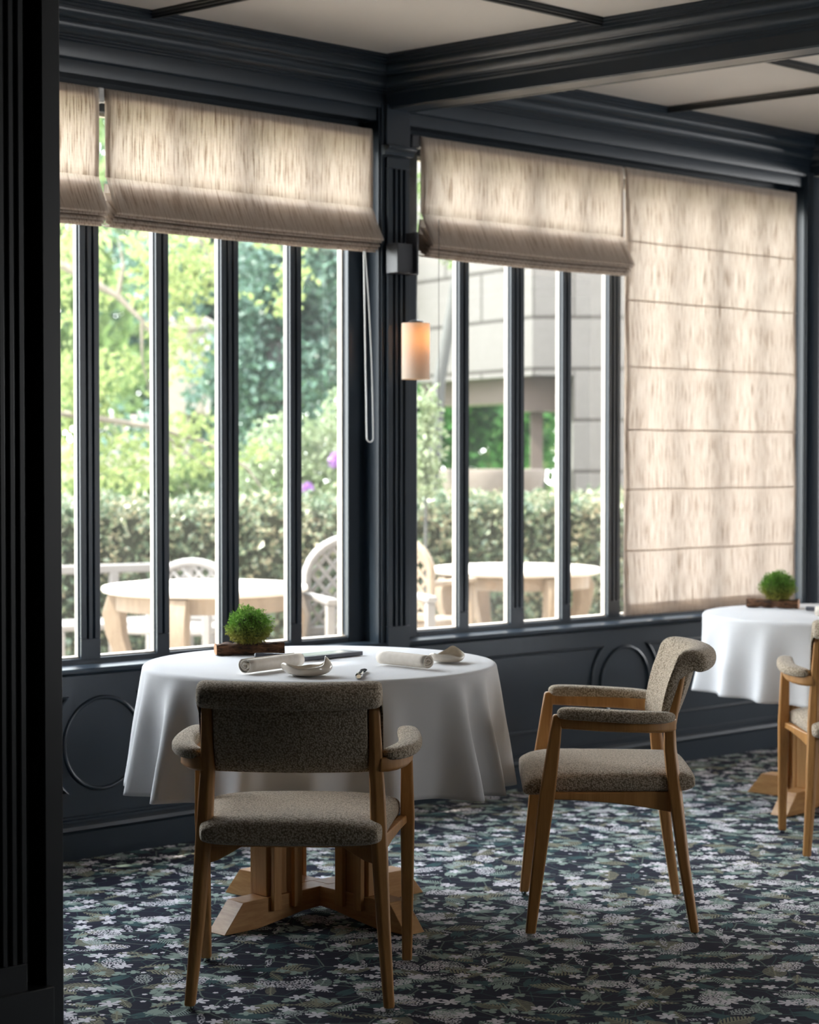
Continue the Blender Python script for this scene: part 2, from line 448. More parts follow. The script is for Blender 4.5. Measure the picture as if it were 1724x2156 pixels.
slab('roof_sky_block', SL - 2, SR + 1.5, -0.45, DW + 0.3, CEIL + 0.14, 6.5, M['outer_white'])  # unseen upper volume, added to keep sky light off the garden side
GZ0, GZ1, GH = 0.662, 2.50, 1.146     # glass bottom, top, half width of a bay's glazing
def ext(mb, prof, s0, s1, inv=False):   # extrude a (d,z) profile along s
    return mb.loft([[W(s, d, z) for d, z in prof] for s in (s0, s1)])
# wall on the window side: wainscot, head, solid parts past the last bay
mb = MB()
mb.box(SL, SR, -0.12, -0.02, 0, 0.628, W)
mb.box(SL, SR, -0.12, -0.075, 2.545, CEIL, W)
s_end0, s_end1 = BAYS[0] - PITCHS / 2, BAYS[-1] + PITCHS / 2
mb.box(SL, s_end0 - 0.02, -0.12, -0.02, 0.628, 2.6, W)
mb.box(s_end1, SR, -0.12, -0.02, 0.628, 2.6, W)
mb.build('wall_left', M['paint'], smooth=False, kind='structure')
# baseboard with its cap
mb = MB(); ext(mb, [(-0.02, 0), (0.0, 0), (0.0, 0.088), (0.006, 0.094), (0.012, 0.100), (0.010, 0.112), (0.002, 0.120), (-0.004, 0.124), (-0.004, 0.130), (-0.012, 0.134), (-0.012, 0.140), (-0.02, 0.142)], SL, SR)
mb.build('baseboard_left', M['paint'], kind='structure')
# sill
mb = MB(); ext(mb, [(-0.072, 0.612), (0.004, 0.612), (0.010, 0.616), (0.026, 0.618), (0.032, 0.624), (0.033, 0.632), (0.028, 0.638), (-0.072, 0.641)], s_end0 - 0.02, s_end1)
mb.build('trim_1', M['paint'], kind='structure')['label'] = 'long dark painted window sill'
# entablature (cornice) profile, z from lip upward
CORN = [(-0.075, 2.545), (-0.075, 2.597), (0.0, 2.597), (0.001, 2.600), (0.001, 2.642), (0.016, 2.645), (0.018, 2.650), (0.018, 2.697), (0.026, 2.700), (0.026, 2.706), (0.034, 2.709), (0.034, 2.714)]
def ovolo(d0, z0, dd, dz, n=7):
    return [(d0 + dd * math.sin(k / n * math.pi / 2), z0 + dz * (1 - math.cos(k / n * math.pi / 2))) for k in range(1, n + 1)]
CORN += ovolo(0.034, 2.716, 0.026, 0.036) + [(0.059, 2.756), (0.062, 2.759)] + ovolo(0.062, 2.760, 0.026, 0.028) + [(0.088, 2.793), (0.096, 2.794), (0.096, 2.804), (0.104, 2.806), (0.104, 2.813), (0.112, 2.815), (0.112, CEIL), (-0.075, CEIL)]
mb = MB(); ext(mb, CORN, SL, SR); mb.build('trim_2', M['paint'], kind='structure', ang=25)['label'] = 'crown moulding running along the top of the window wall'

# beams across the ceiling
NB = Vector((BD.y, -BD.x, 0)).normalized()          # sideways from a beam (towards smaller s when negative)
if NB.dot(U) > 0: NB = -NB
def beam(name, q, length, label):
    base = A0 + U * q - NB * 0.0
    top = [(d, z) for d, z in CORN if z > 2.641 and d > 0]
    z0 = 2.640
    left = [(0.0, z0), (0.0, z0 + 0.004)] + [(d - 0.016, z) for d, z in top if z > 2.69]
    w = 0.115
    prof = left + [(-w - d, z) for d, z in reversed(left)]
    prof = [(0.0, z0)] + [(0.004, z0 + 0.006), (0.004, 2.694)] + [(d - 0.012, z) for d, z in top if z > 2.698]
    prof = prof + [(-w - d, z) for d, z in reversed(prof)]
    # groove along the soffit
    prof += [(-w + 0.018, z0), (-w + 0.018, z0 + 0.006), (-w + 0.026, z0 + 0.006), (-w + 0.026, z0)]
    mb = MB()
    rings = [[base + BD * t + NB * d + Vector((0, 0, z)) for d, z in prof] for t in (-0.12, length)]
    o = mb.loft(rings).build(name, M['paint'], kind='structure', ang=25)
    o['label'] = label
beam('trim_3', POSTS[0] - 0.062, 7.0, 'moulded ceiling beam over the dark pier')
beam('trim_4', POSTS[1] - 0.062, 7.0, 'moulded ceiling beam running from the fluted post to the upper right')
beam('trim_5', POSTS[2] - 0.062, 7.0, 'moulded ceiling beam at the far right')
beam('trim_6', POSTS[3] - 0.062, 7.0, 'ceiling beam beyond the right edge')
# ceiling battens
def batten(name, p, q, w, label, ext_=0.0):
    p, q = Vector(p), Vector(q); t = (q - p).normalized(); sd = Vector((t.y, -t.x, 0))
    prof = [(-w, CEIL), (-w, CEIL - 0.006), (-w * 0.72, CEIL - 0.010), (-w * 0.70, CEIL - 0.016), (-w * 0.3, CEIL - 0.018), (-w * 0.28, CEIL - 0.024), (w * 0.28, CEIL - 0.024), (w * 0.3, CEIL - 0.018), (w * 0.7, CEIL - 0.016), (w * 0.72, CEIL - 0.010), (w, CEIL - 0.006), (w, CEIL)]
    MB().loft([[a + sd * d + Vector((0, 0, z)) for d, z in prof] for a in (p, q)]).build(name, M['paint_dark'], kind='structure', ang=20)['label'] = label
ti = 7
for k, q in enumerate((-1.352, 1.293, 3.94)):
    b0 = A0 + U * q
    batten('trim_%d' % ti, b0 + BD * 0.02, b0 + BD * 6.6, 0.022, 'dark ceiling batten running out from the window wall'); ti += 1
for s0, s1 in ((-2.72, -0.24), (-0.06, 2.40), (2.58, 5.0)):
    for dd in (1.03, 3.1, 5.1):
        p = A0 + U * (s0 + 0.142 * dd) + NN * dd; q = A0 + U * (s1 + 0.142 * dd) + NN * dd
        batten('trim_%d' % ti, p, q, 0.022, 'dark ceiling batten running along the room'); ti += 1

# ------------------------------------------------------------------ posts with pilasters
def fluted(mb, s0, s1, dfront, dback, z0, z1, n, gw, gd, zf0, zf1, inset=0.0):
    mb.box(s0, s1, dback, dfront, z0, zf0, W); mb.box(s0, s1, dback, dfront, zf1, z1, W)
    w = (s1 - s0); prof = [(s0, dback), (s0, dfront)]
    for k in range(n):
        c = s0 + inset + (w - 2 * inset) * (k + 0.5) / n
        prof += [(c - gw / 2, dfront), (c - gw / 4, dfront - gd), (c + gw / 4, dfront - gd), (c + gw / 2, dfront)]
    prof += [(s1, dfront), (s1, dback)]
    mb.loft([[W(s, d, z) for s, d in prof] for z in (zf0, zf1)])
    return mb
def post(q, n, lab, fancy=True):
    mb = MB(); a, b = q - 0.097, q + 0.060
    mb.box(a, b, -0.12, 0.012, 0.0, 2.66, W)
    mb.box(a + 0.008, b - 0.008, 0.012, 0.020, 0.142, 2.66, W)
    if fancy:
        fluted(mb, q - 0.071, q + 0.040, 0.036, 0.018, 0.142, 2.46, 3, 0.013, 0.012, 0.70, 2.42, 0.018)
        mb.box(q - 0.075, q + 0.044, 0.018, 0.034, 2.50, 2.66, W)
        mb.box(q - 0.085, q + 0.052, 0.018, 0.050, 0.142, 0.30, W)
        # capital
        prof = [(0.018, 2.468), (0.040, 2.468), (0.044, 2.480), (0.054, 2.488), (0.060, 2.492), (0.060, 2.504), (0.018, 2.504)]
        mb.loft([[W(s, d, z) for d, z in prof] for s in (q - 0.088, q + 0.056)])
    else:
        rr = [(a + 0.02, 0.02), (a + 0.035, 0.038), (q - 0.03, 0.046), (q + 0.0, 0.046), (b - 0.03, 0.038), (b - 0.015, 0.02)]
        mb.loft([[W(s, d, z) for s, d in rr] for z in (0.142, 2.66)])
    mb.build('trim_%d' % n, M['paint'], kind='structure', bevel=0.0015, seg=1)['label'] = lab
post(POSTS[1], 20, 'fluted dark pilaster between the two windows')
post(POSTS[2], 21, 'dark rounded post at the right of the lowered blind', False)
post(POSTS[3], 22, 'dark post beyond the right edge', False)

# wainscot mouldings: circle and panels on each bay
def ring_m(mb, c, z, r, w=0.008, h=0.010, n=64):
    prof = [(-w, -0.021), (-w * 0.6, -0.020 + h * 0.8), (0, -0.020 + h), (w * 0.6, -0.020 + h * 0.8), (w, -0.021)]
    rings = []
    for k in range(n + 1):
        a = 2 * math.pi * k / n
        rings.append([W(c + (r + o) * math.cos(a), d, z + (r + o) * math.sin(a)) for o, d in prof])
    mb.loft(rings, cap=False)
def strip_m(mb, pts, w=0.008, h=0.010):
    n = len(pts); rings = []
    for i in range(n + 1):
        p0, p1, p2 = [Vector(pts[(i + k) % n]) for k in (-1, 0, 1)]
        t1, t2 = (p1 - p0).normalized(), (p2 - p1).normalized()
        n1, n2 = Vector((-t1.y, t1.x)), Vector((-t2.y, t2.x)); m = (n1 + n2); m = m / max(0.5, m.length_squared / 2)
        rings.append([W(p1.x + m.x * o, d, p1.y + m.y * o) for o, d in ((-w, -0.021), (-w * 0.6, -0.020 + h * 0.8), (0, -0.020 + h), (w * 0.6, -0.020 + h * 0.8), (w, -0.021))])
    mb.loft(rings, cap=False)
for k, c in enumerate(BAYS):
    c2 = c + 0.012; mb = MB(); ring_m(mb, c2, 0.378, 0.153)
    mb.build('trim_%d' % (30 + 3 * k), M['paint'], kind='structure')['label'] = 'round raised moulding on the panelling'
    for sg in (-1, 1):
        far = 1.13; arc = []
        for j in range(9):
            a = R(54) - R(108) * j / 8
            arc.append((c2 + sg * 0.196 * math.cos(a), 0.378 + 0.196 * math.sin(a) * 0.84))
        pts = [(c2 + sg * 0.144, 0.538)] + [(c2 + sg * (0.215 * math.cos(R(t))), 0.378 + 0.215 * math.sin(R(t))) for t in (40, 30, 20, 10, 0, -10, -20, -30, -40)] + [(c2 + sg * 0.144, 0.222), (c2 + sg * far, 0.222), (c2 + sg * far, 0.538)]
        mb = MB(); strip_m(mb, pts)
        mb.build('trim_%d' % (30 + 3 * k + (1 if sg < 0 else 2)), M['paint'], kind='structure')['label'] = 'raised panel moulding with a curved end'

# ------------------------------------------------------------------ windows
def window(n, c, label):
    root = empty('window_%d' % n, W(c, -0.07, GZ0)); root['kind'] = 'structure'; root['label'] = label
    inv = root.matrix_basis.inverted() if False else Matrix.Translation(-W(c, -0.07, GZ0))
    def part(mb, name, mat, par=root, **kw):
        mb.v = [tuple(inv @ Vector(p)) for p in mb.v]
        return mb.build(name, mat, par, **kw)
    f = MB()
    f.box(c - 1.242, c - GH, -0.10, -0.07, 0.63, 2.56, W); f.box(c + GH, c + 1.242, -0.10, -0.07, 0.63, 2.56, W)
    f.box(c - GH, c + GH, -0.082, -0.07, 0.636, GZ0 - 0.002, W); f.box(c - GH, c + GH, -0.10, -0.07, GZ1, 2.56, W)
    part(f, 'frame', M['paint'], bevel=0.003)
    o = MB()
    o.box(c - GH - 0.03, c - GH + 0.008, -0.125, -0.100, 0.66, GZ1, W); o.box(c + GH - 0.008, c + GH + 0.03, -0.125, -0.100, 0.66, GZ1, W)
    o.box(c - GH, c + GH, -0.125, -0.082, 0.64, GZ0 + 0.004, W); o.box(c - GH, c + GH, -0.125, -0.100, GZ1 - 0.01, GZ1 + 0.03, W)
    part(o, 'outer_frame', M['outer_white'])['label'] = 'cream painted outer side of the frame'
    offs = [(-0.893, 0), (-0.591, 1), (-0.298, 0), (0, 1), (0.298, 0), (0.591, 1), (0.893, 0)]
    edges = [-GH]
    for off, thick in offs:
        w = 0.0385 if thick else 0.0265
        m = MB(); fluted(m, c + off - w, c + off + w, -0.070, -0.083, GZ0 - 0.01, GZ1 + 0.01, 2 if thick else 1, 0.009, 0.009, 0.725, 2.44, 0.014 if thick else 0.012)
        m.box(c + off - w - 0.004, c + off + w + 0.004, -0.090, -0.082, GZ0 - 0.01, GZ1 + 0.01, W)
        mu = part(m, 'mullion', M['paint'], bevel=0.0012, seg=1)
        m = MB(); m.box(c + off - w + 0.002, c + off + w - 0.002, -0.113, -0.091, GZ0 - 0.005, GZ1 + 0.005, W)
        part(m, 'outer_face', M['outer_white'], mu)['label'] = 'cream painted outer side'
        edges += [c + off - w - c, c + off + w - c]
    edges.append(GH)
    for k in range(0, len(edges), 2):
        g = MB(); g.box(c + edges[k] - 0.004, c + edges[k + 1] + 0.004, -0.092, -0.089, GZ0 - 0.004, GZ1 + 0.004, W)
        part(g, 'glass_pane', M['glass'], smooth=False)
    return root
window(1, BAYS[0], 'tall mullioned window left of the fluted pilaster')
window(2, BAYS[1], 'tall mullioned window right of the fluted pilaster')
window(3, BAYS[2], 'mullioned window at the right edge')
# outside stone ledge below the windows
slab('trim_50', SL, SR, -0.36, -0.13, 0.30, 0.632, M['garden_stone'])['label'] = 'stone ledge outside the windows'

# portals guide the daylight through the openings
def portal(c, hw, d, z0, z1, nrm):
    L = bpy.data.lights.new('portal', 'AREA'); L.shape = 'RECTANGLE'; L.size = hw * 2; L.size_y = z1 - z0; L.cycles.is_portal = True
    o = bpy.data.objects.new('portal', L); COL.objects.link(o); o.location = c
    z = -nrm; y = Vector((0, 0, 1)); x = y.cross(z)
    o.matrix_world = Matrix.Translation(c) @ Matrix((x, y, z)).transposed().to_4x4()
for c in BAYS: portal(W(c, -0.14, (GZ0 + GZ1) / 2), GH + 0.02, 0, GZ0, GZ1, NN)
portal(W(2.0, DW + 0.16, 1.56), 0.7, 0, 0.62, 2.5, -NN)
portal(W(SR + 0.16, 2.6, 1.61), 2.0, 0, 0.62, 2.6, -U)

# ------------------------------------------------------------------ dark pier at the left edge (end of a partition)
PD = 1.73
mb = MB()
mb.box(-2.93, -2.756, 0.02, PD - 0.10, 0, CEIL, W)
mb.build('wall_partition', M['paint_dark'], smooth=False, kind='structure')['label'] = 'dark partition wall whose end shows at the left edge'
mb = MB()
fluted(mb, -3.03, -2.842, PD, PD - 0.11, 0.0, CEIL, 7, 0.011, 0.012, 0.20, CEIL - 0.1, 0.008)
mb.box(-3.05, -2.78, PD - 0.11, PD + 0.012, 0, 0.139, W)
mb.box(-2.842, -2.80, PD - 0.11, PD - 0.06, 0, CEIL, W)
mb.box(-2.792, -2.744, PD - 0.16, PD - 0.005, 0, CEIL, W)
mb.build('trim_51', M['paint_dark'], kind='structure', bevel=0.002, seg=1)['label'] = 'near black fluted pier at the left edge'

# ------------------------------------------------------------------ roman blinds
ZT, ZF = 2.563, 2.268
def blind(name, s0, s1, lowered, label, bulgeL=0.0, bulgeR=0.0, seed=0):
    o0 = W((s0 + s1) / 2, 0.0, ZT); root = empty(name, o0)
    inv = Matrix.Translation(-o0)
    def part(mb, nm, mat, par=root, **kw):
        mb.v = [tuple(inv @ Vector(p)) for p in mb.v]; return mb.build(nm, mat, par, **kw)
    rnd = random.Random(seed); nS = 60
    def wav(s, z, k=1.0):
        return 0.003 * k * mnoise.noise(Vector((s * 4 + seed * 3, z * 2.5, seed)))
    def sheet(prof, thick=0.0012, insetf=None, mat=M['linen'], nm='fabric', wv=1.0, sag=None):
        mb = MB(); rows = []
        for i, (d, z) in enumerate(prof):
            e0, e1 = (insetf(i) if insetf else (0, 0)); row = []
            for j in range(nS + 1):
                t = j / nS; s = s0 + e0 + (s1 - e1 - s0 - e0) * t
                zz = z + (sag(i, t) if sag else 0)
                row.append(W(s, d + wav(s, z, wv * (0.3 + min(1, (ZT - z) * 5))), zz))
            rows.append(row)
        vs = [p for r in rows for p in r]; n = nS + 1
        fs = [(i * n + j, i * n + j + 1, (i + 1) * n + j + 1, (i + 1) * n + j) for i in range(len(rows) - 1) for j in range(nS)]
        mb.add(vs, fs)
        ob = part(mb, nm, mat, ang=30)
        L = [0.0]
        for i in range(1, len(prof)): L.append(L[-1] + math.dist(prof[i], prof[i - 1]))
        uv = ob.data.uv_layers.new(name='cloth')
        for lp in ob.data.loops:
            i, j = divmod(lp.vertex_index, n); uv.data[lp.index].uv = (s0 + (s1 - s0) * j / nS + seed * 3.1, L[i] + seed)
        md = ob.modifiers.new('solid', 'SOLIDIFY'); md.thickness = thick; md.offset = 0
        return ob
    hr = MB(); hr.box(s0 + 0.004, s1 - 0.004, -0.045, -0.002, ZT - 0.04, ZT - 0.002, W); part(hr, 'head_rail', M['white_plastic'])
    tp = MB(); 
    if not lowered:
        prof = [(0.0, ZT), (0.006, ZT - 0.006), (0.008, ZT - 0.02)]
        for k in range(1, 8): prof.append((0.010, ZT - 0.02 - (ZT - 0.02 - ZF) * k / 7))
        sheet(prof, insetf=lambda i: (bulgeL * math.sin(math.pi * max(0, i - 2) / 8), bulgeR * math.sin(math.pi * max(0, i - 2) / 8)))
        # heading tape and side hems: second layer of cloth
        hb = MB(); hb.box(s0, s1, 0.0015, 0.0045, ZT - 0.030, ZT - 0.001, W)
        for a, b_ in ((s0, s0 + 0.018), (s1 - 0.018, s1)): 
            hb.box(a, b_, 0.0025, 0.0060, ZF, ZT - 0.03, W)
        part(hb, 'hem', M['linen_hem'], smooth=False)
        # flared front fold
        fold = [(0.010, ZF), (0.022, ZF - 0.028), (0.040, ZF - 0.065), (0.058, ZF - 0.098), (0.072, ZF - 0.122), (0.070, ZF - 0.127), (0.050, ZF - 0.112), (0.020, ZF - 0.085), (0.0, ZF - 0.05)]
        sheet(fold, nm='front_fold', wv=1.6, sag=lambda i, t: -0.006 * math.sin(math.pi * t) * (i / 8))
        # the stack of folds beneath
        sag = lambda i, t: -0.006 * math.sin(math.pi * t)
        for q, (dd, zz) in enumerate(((0.060, 0.134), (0.050, 0.148), (0.040, 0.158), (0.026, 0.166))):
            lip = [(-0.02, ZF - 0.07 - 0.01 * q), (dd - 0.02, ZF - zz + 0.016), (dd - 0.004, ZF - zz + 0.010), (dd, ZF - zz + 0.004), (dd - 0.002, ZF - zz), (dd - 0.02, ZF - zz + 0.002), (-0.024, ZF - zz + 0.014)]
            sheet(lip, nm='stacked_fold', wv=1.2, sag=sag)
        bk = [(-0.002, ZF - 0.02), (-0.012, ZF - 0.07), (-0.020, ZF - 0.14)]
        sheet(bk, nm='back_layer')
    else:
        zb = 0.664; seams = [2.253, 2.004, 1.723, 1.455, 1.203, 0.94]
        prof = [(0.0, ZT), (0.006, ZT - 0.006), (0.008, ZT - 0.02)]
        z = ZT - 0.05
        zs = []
        while z > zb: zs.append(z); z -= 0.035
        for z in zs: prof.append((0.010 + 0.003 * math.sin(z * 12), z))
        prof.append((0.010, zb))
        sheet(prof, wv=1.5, sag=lambda i, t: 0.0)
        for zz in seams:
            sm = MB(); rws = []
            for e in ((0.0105, 0.0030), (0.0125, 0.0016), (0.0125, -0.0016), (0.0105, -0.0030)):
                rws.append([W(s0 + (s1 - s0) * j / 30, e[0] + wav(s0 + (s1 - s0) * j / 30, zz), zz + e[1] + 0.0009 * math.sin(j * 0.5 + zz * 9)) for j in range(31)])
            n = 31; sm.add([p for r in rws for p in r], [(i * n + j, i * n + j + 1, (i + 1) * n + j + 1, (i + 1) * n + j) for i in range(3) for j in range(30)])
            part(sm, 'seam', M['linen_hem'], solid=0.0006)
        hb = MB(); hb.box(s0, s1, 0.003, 0.0065, ZT - 0.030, ZT - 0.001, W); hb.box(s0, s1, 0.003, 0.0065, zb, zb + 0.055, W)
        for a, b_ in ((s0, s0 + 0.02), (s1 - 0.02, s1)): hb.box(a, b_, 0.003, 0.0065, zb, ZT - 0.03, W)
        part(hb, 'hem', M['linen_hem'], smooth=False)
    return root, part
r0, p0 = blind('roman_blind', -2.66, -1.500, False, '', 0, 0, 1)
tag(r0, 'half-raised linen roman blind cut off by the dark pier at the left edge', 'blind', 'linen roman blinds on the windows')
r1, p1 = blind('roman_blind', -1.472, -0.288, False, '', -0.004, 0.0, 2)
tag(r1, 'half-raised linen roman blind over the window left of the fluted pilaster', 'blind', 'linen roman blinds on the windows')
mb = MB(); mb.box(-1.496, -1.474, -0.03, 0.004, 2.515, 2.565, W); p1(mb, 'bracket', M['white_plastic'], bevel=0.004)
# bead chain loop
mb = MB(); pts = []
for k in range(25):
    t = k / 24; pts.append(W(-0.348 + 0.004 * t, 0.025 + 0.012 * t, 2.11 - 0.70 * t))
for k in range(1, 12):
    a = math.pi * k / 12; pts.append(W(-0.344 + 0.016 * (1 - math.cos(a)), 0.037, 1.41 - 0.016 * math.sin(a)))
for k in range(25):
    t = k / 24; pts.append(W(-0.312 - 0.030 * t ** 2.2, 0.037 - 0.012 * t, 1.41 + 0.70 * t))
mb.tube(pts, 0.0024, 6); p1(mb, 'pull_chain', M['white_plastic'])
r2, p2 = blind('roman_blind', -0.040, 1.122, False, '', 0.012, 0.0, 3)
tag(r2, 'half-raised linen roman blind right of the fluted pilaster, above the lit lamp', 'blind', 'linen roman blinds on the windows')
mb = MB(); mb.box(-0.085, -0.045, -0.03, 0.004, 2.515, 2.565, W); p2(mb, 'bracket', M['lampblack'], bevel=0.004)
mb = MB(); mb.tube([W(-0.012, 0.075, 2.24), W(-0.012, 0.075, 1.52)], 0.0011, 6); p2(mb, 'pull_cord', M['black'])
r3, p3 = blind('roman_blind', 1.135, 2.325, True, '', 0, 0, 4)
tag(r3, 'fully lowered linen roman blind with horizontal seams', 'blind', 'linen roman blinds on the windows')
r4, p4 = blind('roman_blind', 2.46, 3.62, True, '', 0, 0, 5)
tag(r4, 'lowered linen roman blind just showing at the right edge past the dark post', 'blind', 'linen roman blinds on the windows')

# ------------------------------------------------------------------ wall lamp on the pilaster
lo = W(-0.205, 0.036, 2.08)
lamp = tag(empty('wall_lamp', lo), 'lit cylindrical fabric lamp hanging from a dark bracket on the fluted pilaster', 'lamp')
def lpart(mb, nm, mat, par=lamp, **kw):
    mb.v = [tuple(Vector(p) - lo) for p in mb.v]; return mb.build(nm, mat, par, **kw)
mb = MB(); mb.box(-0.246, -0.170, 0.036, 0.100, 2.025, 2.135, W); lpart(mb, 'bracket_box', M['lampblack'], bevel=0.002)
mb = MB(); mb.box(-0.160, -0.150, 0.050, 0.112, 2.020, 2.180, W); mb.box(-0.172, -0.155, 0.06, 0.09, 2.05, 2.10, W); lpart(mb, 'side_plate', M['lampblack'], bevel=0.002)
LC = W(-0.173, 0.12, 0)
mb = MB(); mb.tube([Vector((LC.x + 0.004, LC.y, 2.03)), Vector((LC.x + 0.002, LC.y, 1.85))], 0.0022, 8); mb.tube([W(-0.155, 0.10, 2.03), Vector((LC.x + 0.004, LC.y, 2.03))], 0.003, 8)
lpart(mb, 'cable', M['black'])
mb = MB(); mb.lathe([(0.0, 1.828), (0.028, 1.828), (0.028, 1.846), (0.014, 1.850), (0.0, 1.850)], LC.x, LC.y, 32); lpart(mb, 'shade_cap', M['black'])
def m_shade():
    t = NT('lamp_shade_paper')
    d = t.n('ShaderNodeBsdfDiffuse'); d.inputs[0].default_value = lin(228, 222, 214) + (1,)
    tr = t.n('ShaderNodeBsdfTranslucent'); tr.inputs[0].default_value = lin(244, 226, 196) + (1,)
    mx = t.n('ShaderNodeMixShader'); mx.inputs[0].default_value = 0.38
    t.l(d.outputs[0], mx.inputs[1]); t.l(tr.outputs[0], mx.inputs[2]); return t.done(mx.outputs[0])
mb = MB(); n = 48
rings = [[Vector((LC.x + r_ * math.cos(2 * math.pi * k / n), LC.y + r_ * math.sin(2 * math.pi * k / n), z)) for k in range(n)] for r_, z in ((0.0525, 1.629), (0.0525, 1.70), (0.0525, 1.77), (0.0525, 1.838), (0.0505, 1.838), (0.0505, 1.77), (0.0505, 1.70), (0.0505, 1.629), (0.0525, 1.629))]
mb.loft(rings, cap=False); lpart(mb, 'lamp_shade', m_shade())
tb = NT('bulb_glow'); em = tb.n('ShaderNodeEmission'); em.inputs[0].default_value = (1.0, 0.50, 0.16, 1); em.inputs[1].default_value = 25; tb.done(em.outputs[0])
mb = MB(); mb.lathe([(0.0, 1.745), (0.010, 1.748), (0.014, 1.760), (0.014, 1.79), (0.010, 1.81), (0.008, 1.828), (0, 1.828)], LC.x + 0.016, LC.y, 20); lpart(mb, 'bulb', tb.m)

# ------------------------------------------------------------------ dining chair
def sell(cx, cz, hx, hz, n=28, e=0.45):
    out = []
    for k in range(n):
        a = 2 * math.pi * k / n; c, s = math.cos(a), math.sin(a)
        out.append((cx + hx * math.copysign(abs(c) ** e, c), cz + hz * math.copysign(abs(s) ** e, s)))
    return out
def chair(label, group):
    root = tag(empty('dining_chair'), label, 'chair', group)
    wood, fab = M['wood'], M['boucle']
    def ringz(x, y, z, wx, wy): return [Vector((x + a * wx / 2, y + b_ * wy / 2, z)) for a, b_ in ((-1, -1), (1, -1), (1, 1), (-1, 1))]
    for sg in (-1, 1):
        st = [(0.241, -0.230, 0.010, 0.026, 0.026), (0.226, -0.201, 0.20, 0.033, 0.032), (0.214, -0.176, 0.40, 0.040, 0.040), (0.209, -0.163, 0.52, 0.037, 0.036), (0.206, -0.162, 0.575, 0.035, 0.033), (0.204, -0.181, 0.68, 0.029, 0.033), (0.203, -0.199, 0.765, 0.026, 0.029), (0.203, -0.200, 0.775, 0.020, 0.022)]
        m = MB().loft([[Vector((sg * x + a * wx / 2, y + b_ * wy / 2, z)) for a, b_ in ((-1, -0.55), (-0.25 * sg, -1.05), (1, -0.55), (1, 1), (-1, 1))] for x, y, z, wx, wy in st]); lg = m.build('leg', wood, root, bevel=0.004, seg=3, ang=20)
        MB().lathe([(0, 0.0), (0.008, 0.0), (0.010, 0.004), (0.010, 0.012), (0, 0.012)], sg * 0.241, -0.230, 16).build('foot_glide', M['chrome'], lg)
        st = [(0.266, 0.230, 0.010, 0.026, 0.028), (0.268, 0.208, 0.20, 0.031, 0.036), (0.269, 0.184, 0.40, 0.036, 0.043), (0.268, 0.164, 0.55, 0.030, 0.034), (0.266, 0.156, 0.615, 0.028, 0.028), (0.266, 0.155, 0.622, 0.024, 0.024)]
        m = MB().loft([ringz(sg * x, y, z, wx, wy) for x, y, z, wx, wy in st]); lg = m.build('leg', wood, root, bevel=0.005, seg=3)
        MB().lathe([(0, 0.0), (0.008, 0.0), (0.010, 0.004), (0.010, 0.012), (0, 0.012)], sg * 0.266, 0.230, 16).build('foot_glide', M['chrome'], lg)
        # arm rail, bowed outward
        path = [(0.266, 0.166, 0.601, 0.026, 0.034), (0.270, 0.11, 0.598, 0.028, 0.034), (0.274, 0.04, 0.594, 0.032, 0.034), (0.273, -0.03, 0.591, 0.036, 0.033), (0.263, -0.09, 0.589, 0.040, 0.034), (0.246, -0.13, 0.588, 0.038, 0.036), (0.226, -0.160, 0.588, 0.028, 0.036), (0.212, -0.172, 0.588, 0.02, 0.034)]
        rings = []
        for i, (x, y, z, w, h) in enumerate(path):
            a, b_ = path[max(0, i - 1)], path[min(len(path) - 1, i + 1)]
            t = Vector((b_[0] - a[0], b_[1] - a[1], 0)).normalized(); nx = Vector((-t.y, t.x, 0))
            c = Vector((x, y, z)); rings.append([Vector(((c + nx * u_ * w / 2).x * sg, (c + nx * u_ * w / 2).y, z + v * h / 2)) for u_, v in ((-1, -0.7), (-0.6, -1), (0.6, -1), (1, -0.7), (1, 1), (-1, 1))])
        MB().loft(rings).build('arm_rail', wood, root, bevel=0.003, seg=2, ang=50)
        pp = [(0.266, 0.158, 0.623, 0.2, 0.4), (0.267, 0.150, 0.626, 0.8, 0.85), (0.271, 0.13, 0.626, 1, 1), (0.278, 0.08, 0.624, 1.05, 1), (0.284, 0.02, 0.621, 1.08, 1), (0.284, -0.05, 0.617, 1.08, 1), (0.272, -0.105, 0.615, 1.05, 1), (0.252, -0.140, 0.613, 0.95, 0.95), (0.232, -0.162, 0.612, 0.7, 0.75), (0.226, -0.168, 0.612, 0.25, 0.3)]
        rings = []
        for i, (x, y, z, w, h) in enumerate(pp):
            a, b_ = pp[max(0, i - 1)], pp[min(len(pp) - 1, i + 1)]
            t = Vector((b_[0] - a[0], b_[1] - a[1], 0)).normalized(); nx = Vector((-t.y, t.x, 0))
            ring = []
            for u_, v in sell(0, 0, 0.028 * w, 0.018 * h, 20, 0.7):
                c = Vector((x, y, 0)) + nx * u_; ring.append(Vector((c.x * sg, c.y, z + v)))
            rings.append(ring)
        MB().loft(rings).build('arm_pad', fab, root, sub=1)
        # side apron under the seat
        ap = [(0.262, 0.185, 0.385, 0.405), (0.245, 0.10, 0.380, 0.402), (0.228, 0.0, 0.370, 0.400), (0.214, -0.09, 0.356, 0.400), (0.210, -0.165, 0.342, 0.400)]
        MB().loft([[Vector((sg * (x + a * 0.010), y, z)) for a, z in ((-1, z0), (1, z0), (1, z1), (-1, z1))] for x, y, z0, z1 in ap]).build('side_rail', wood, root, bevel=0.003)
    m = MB()
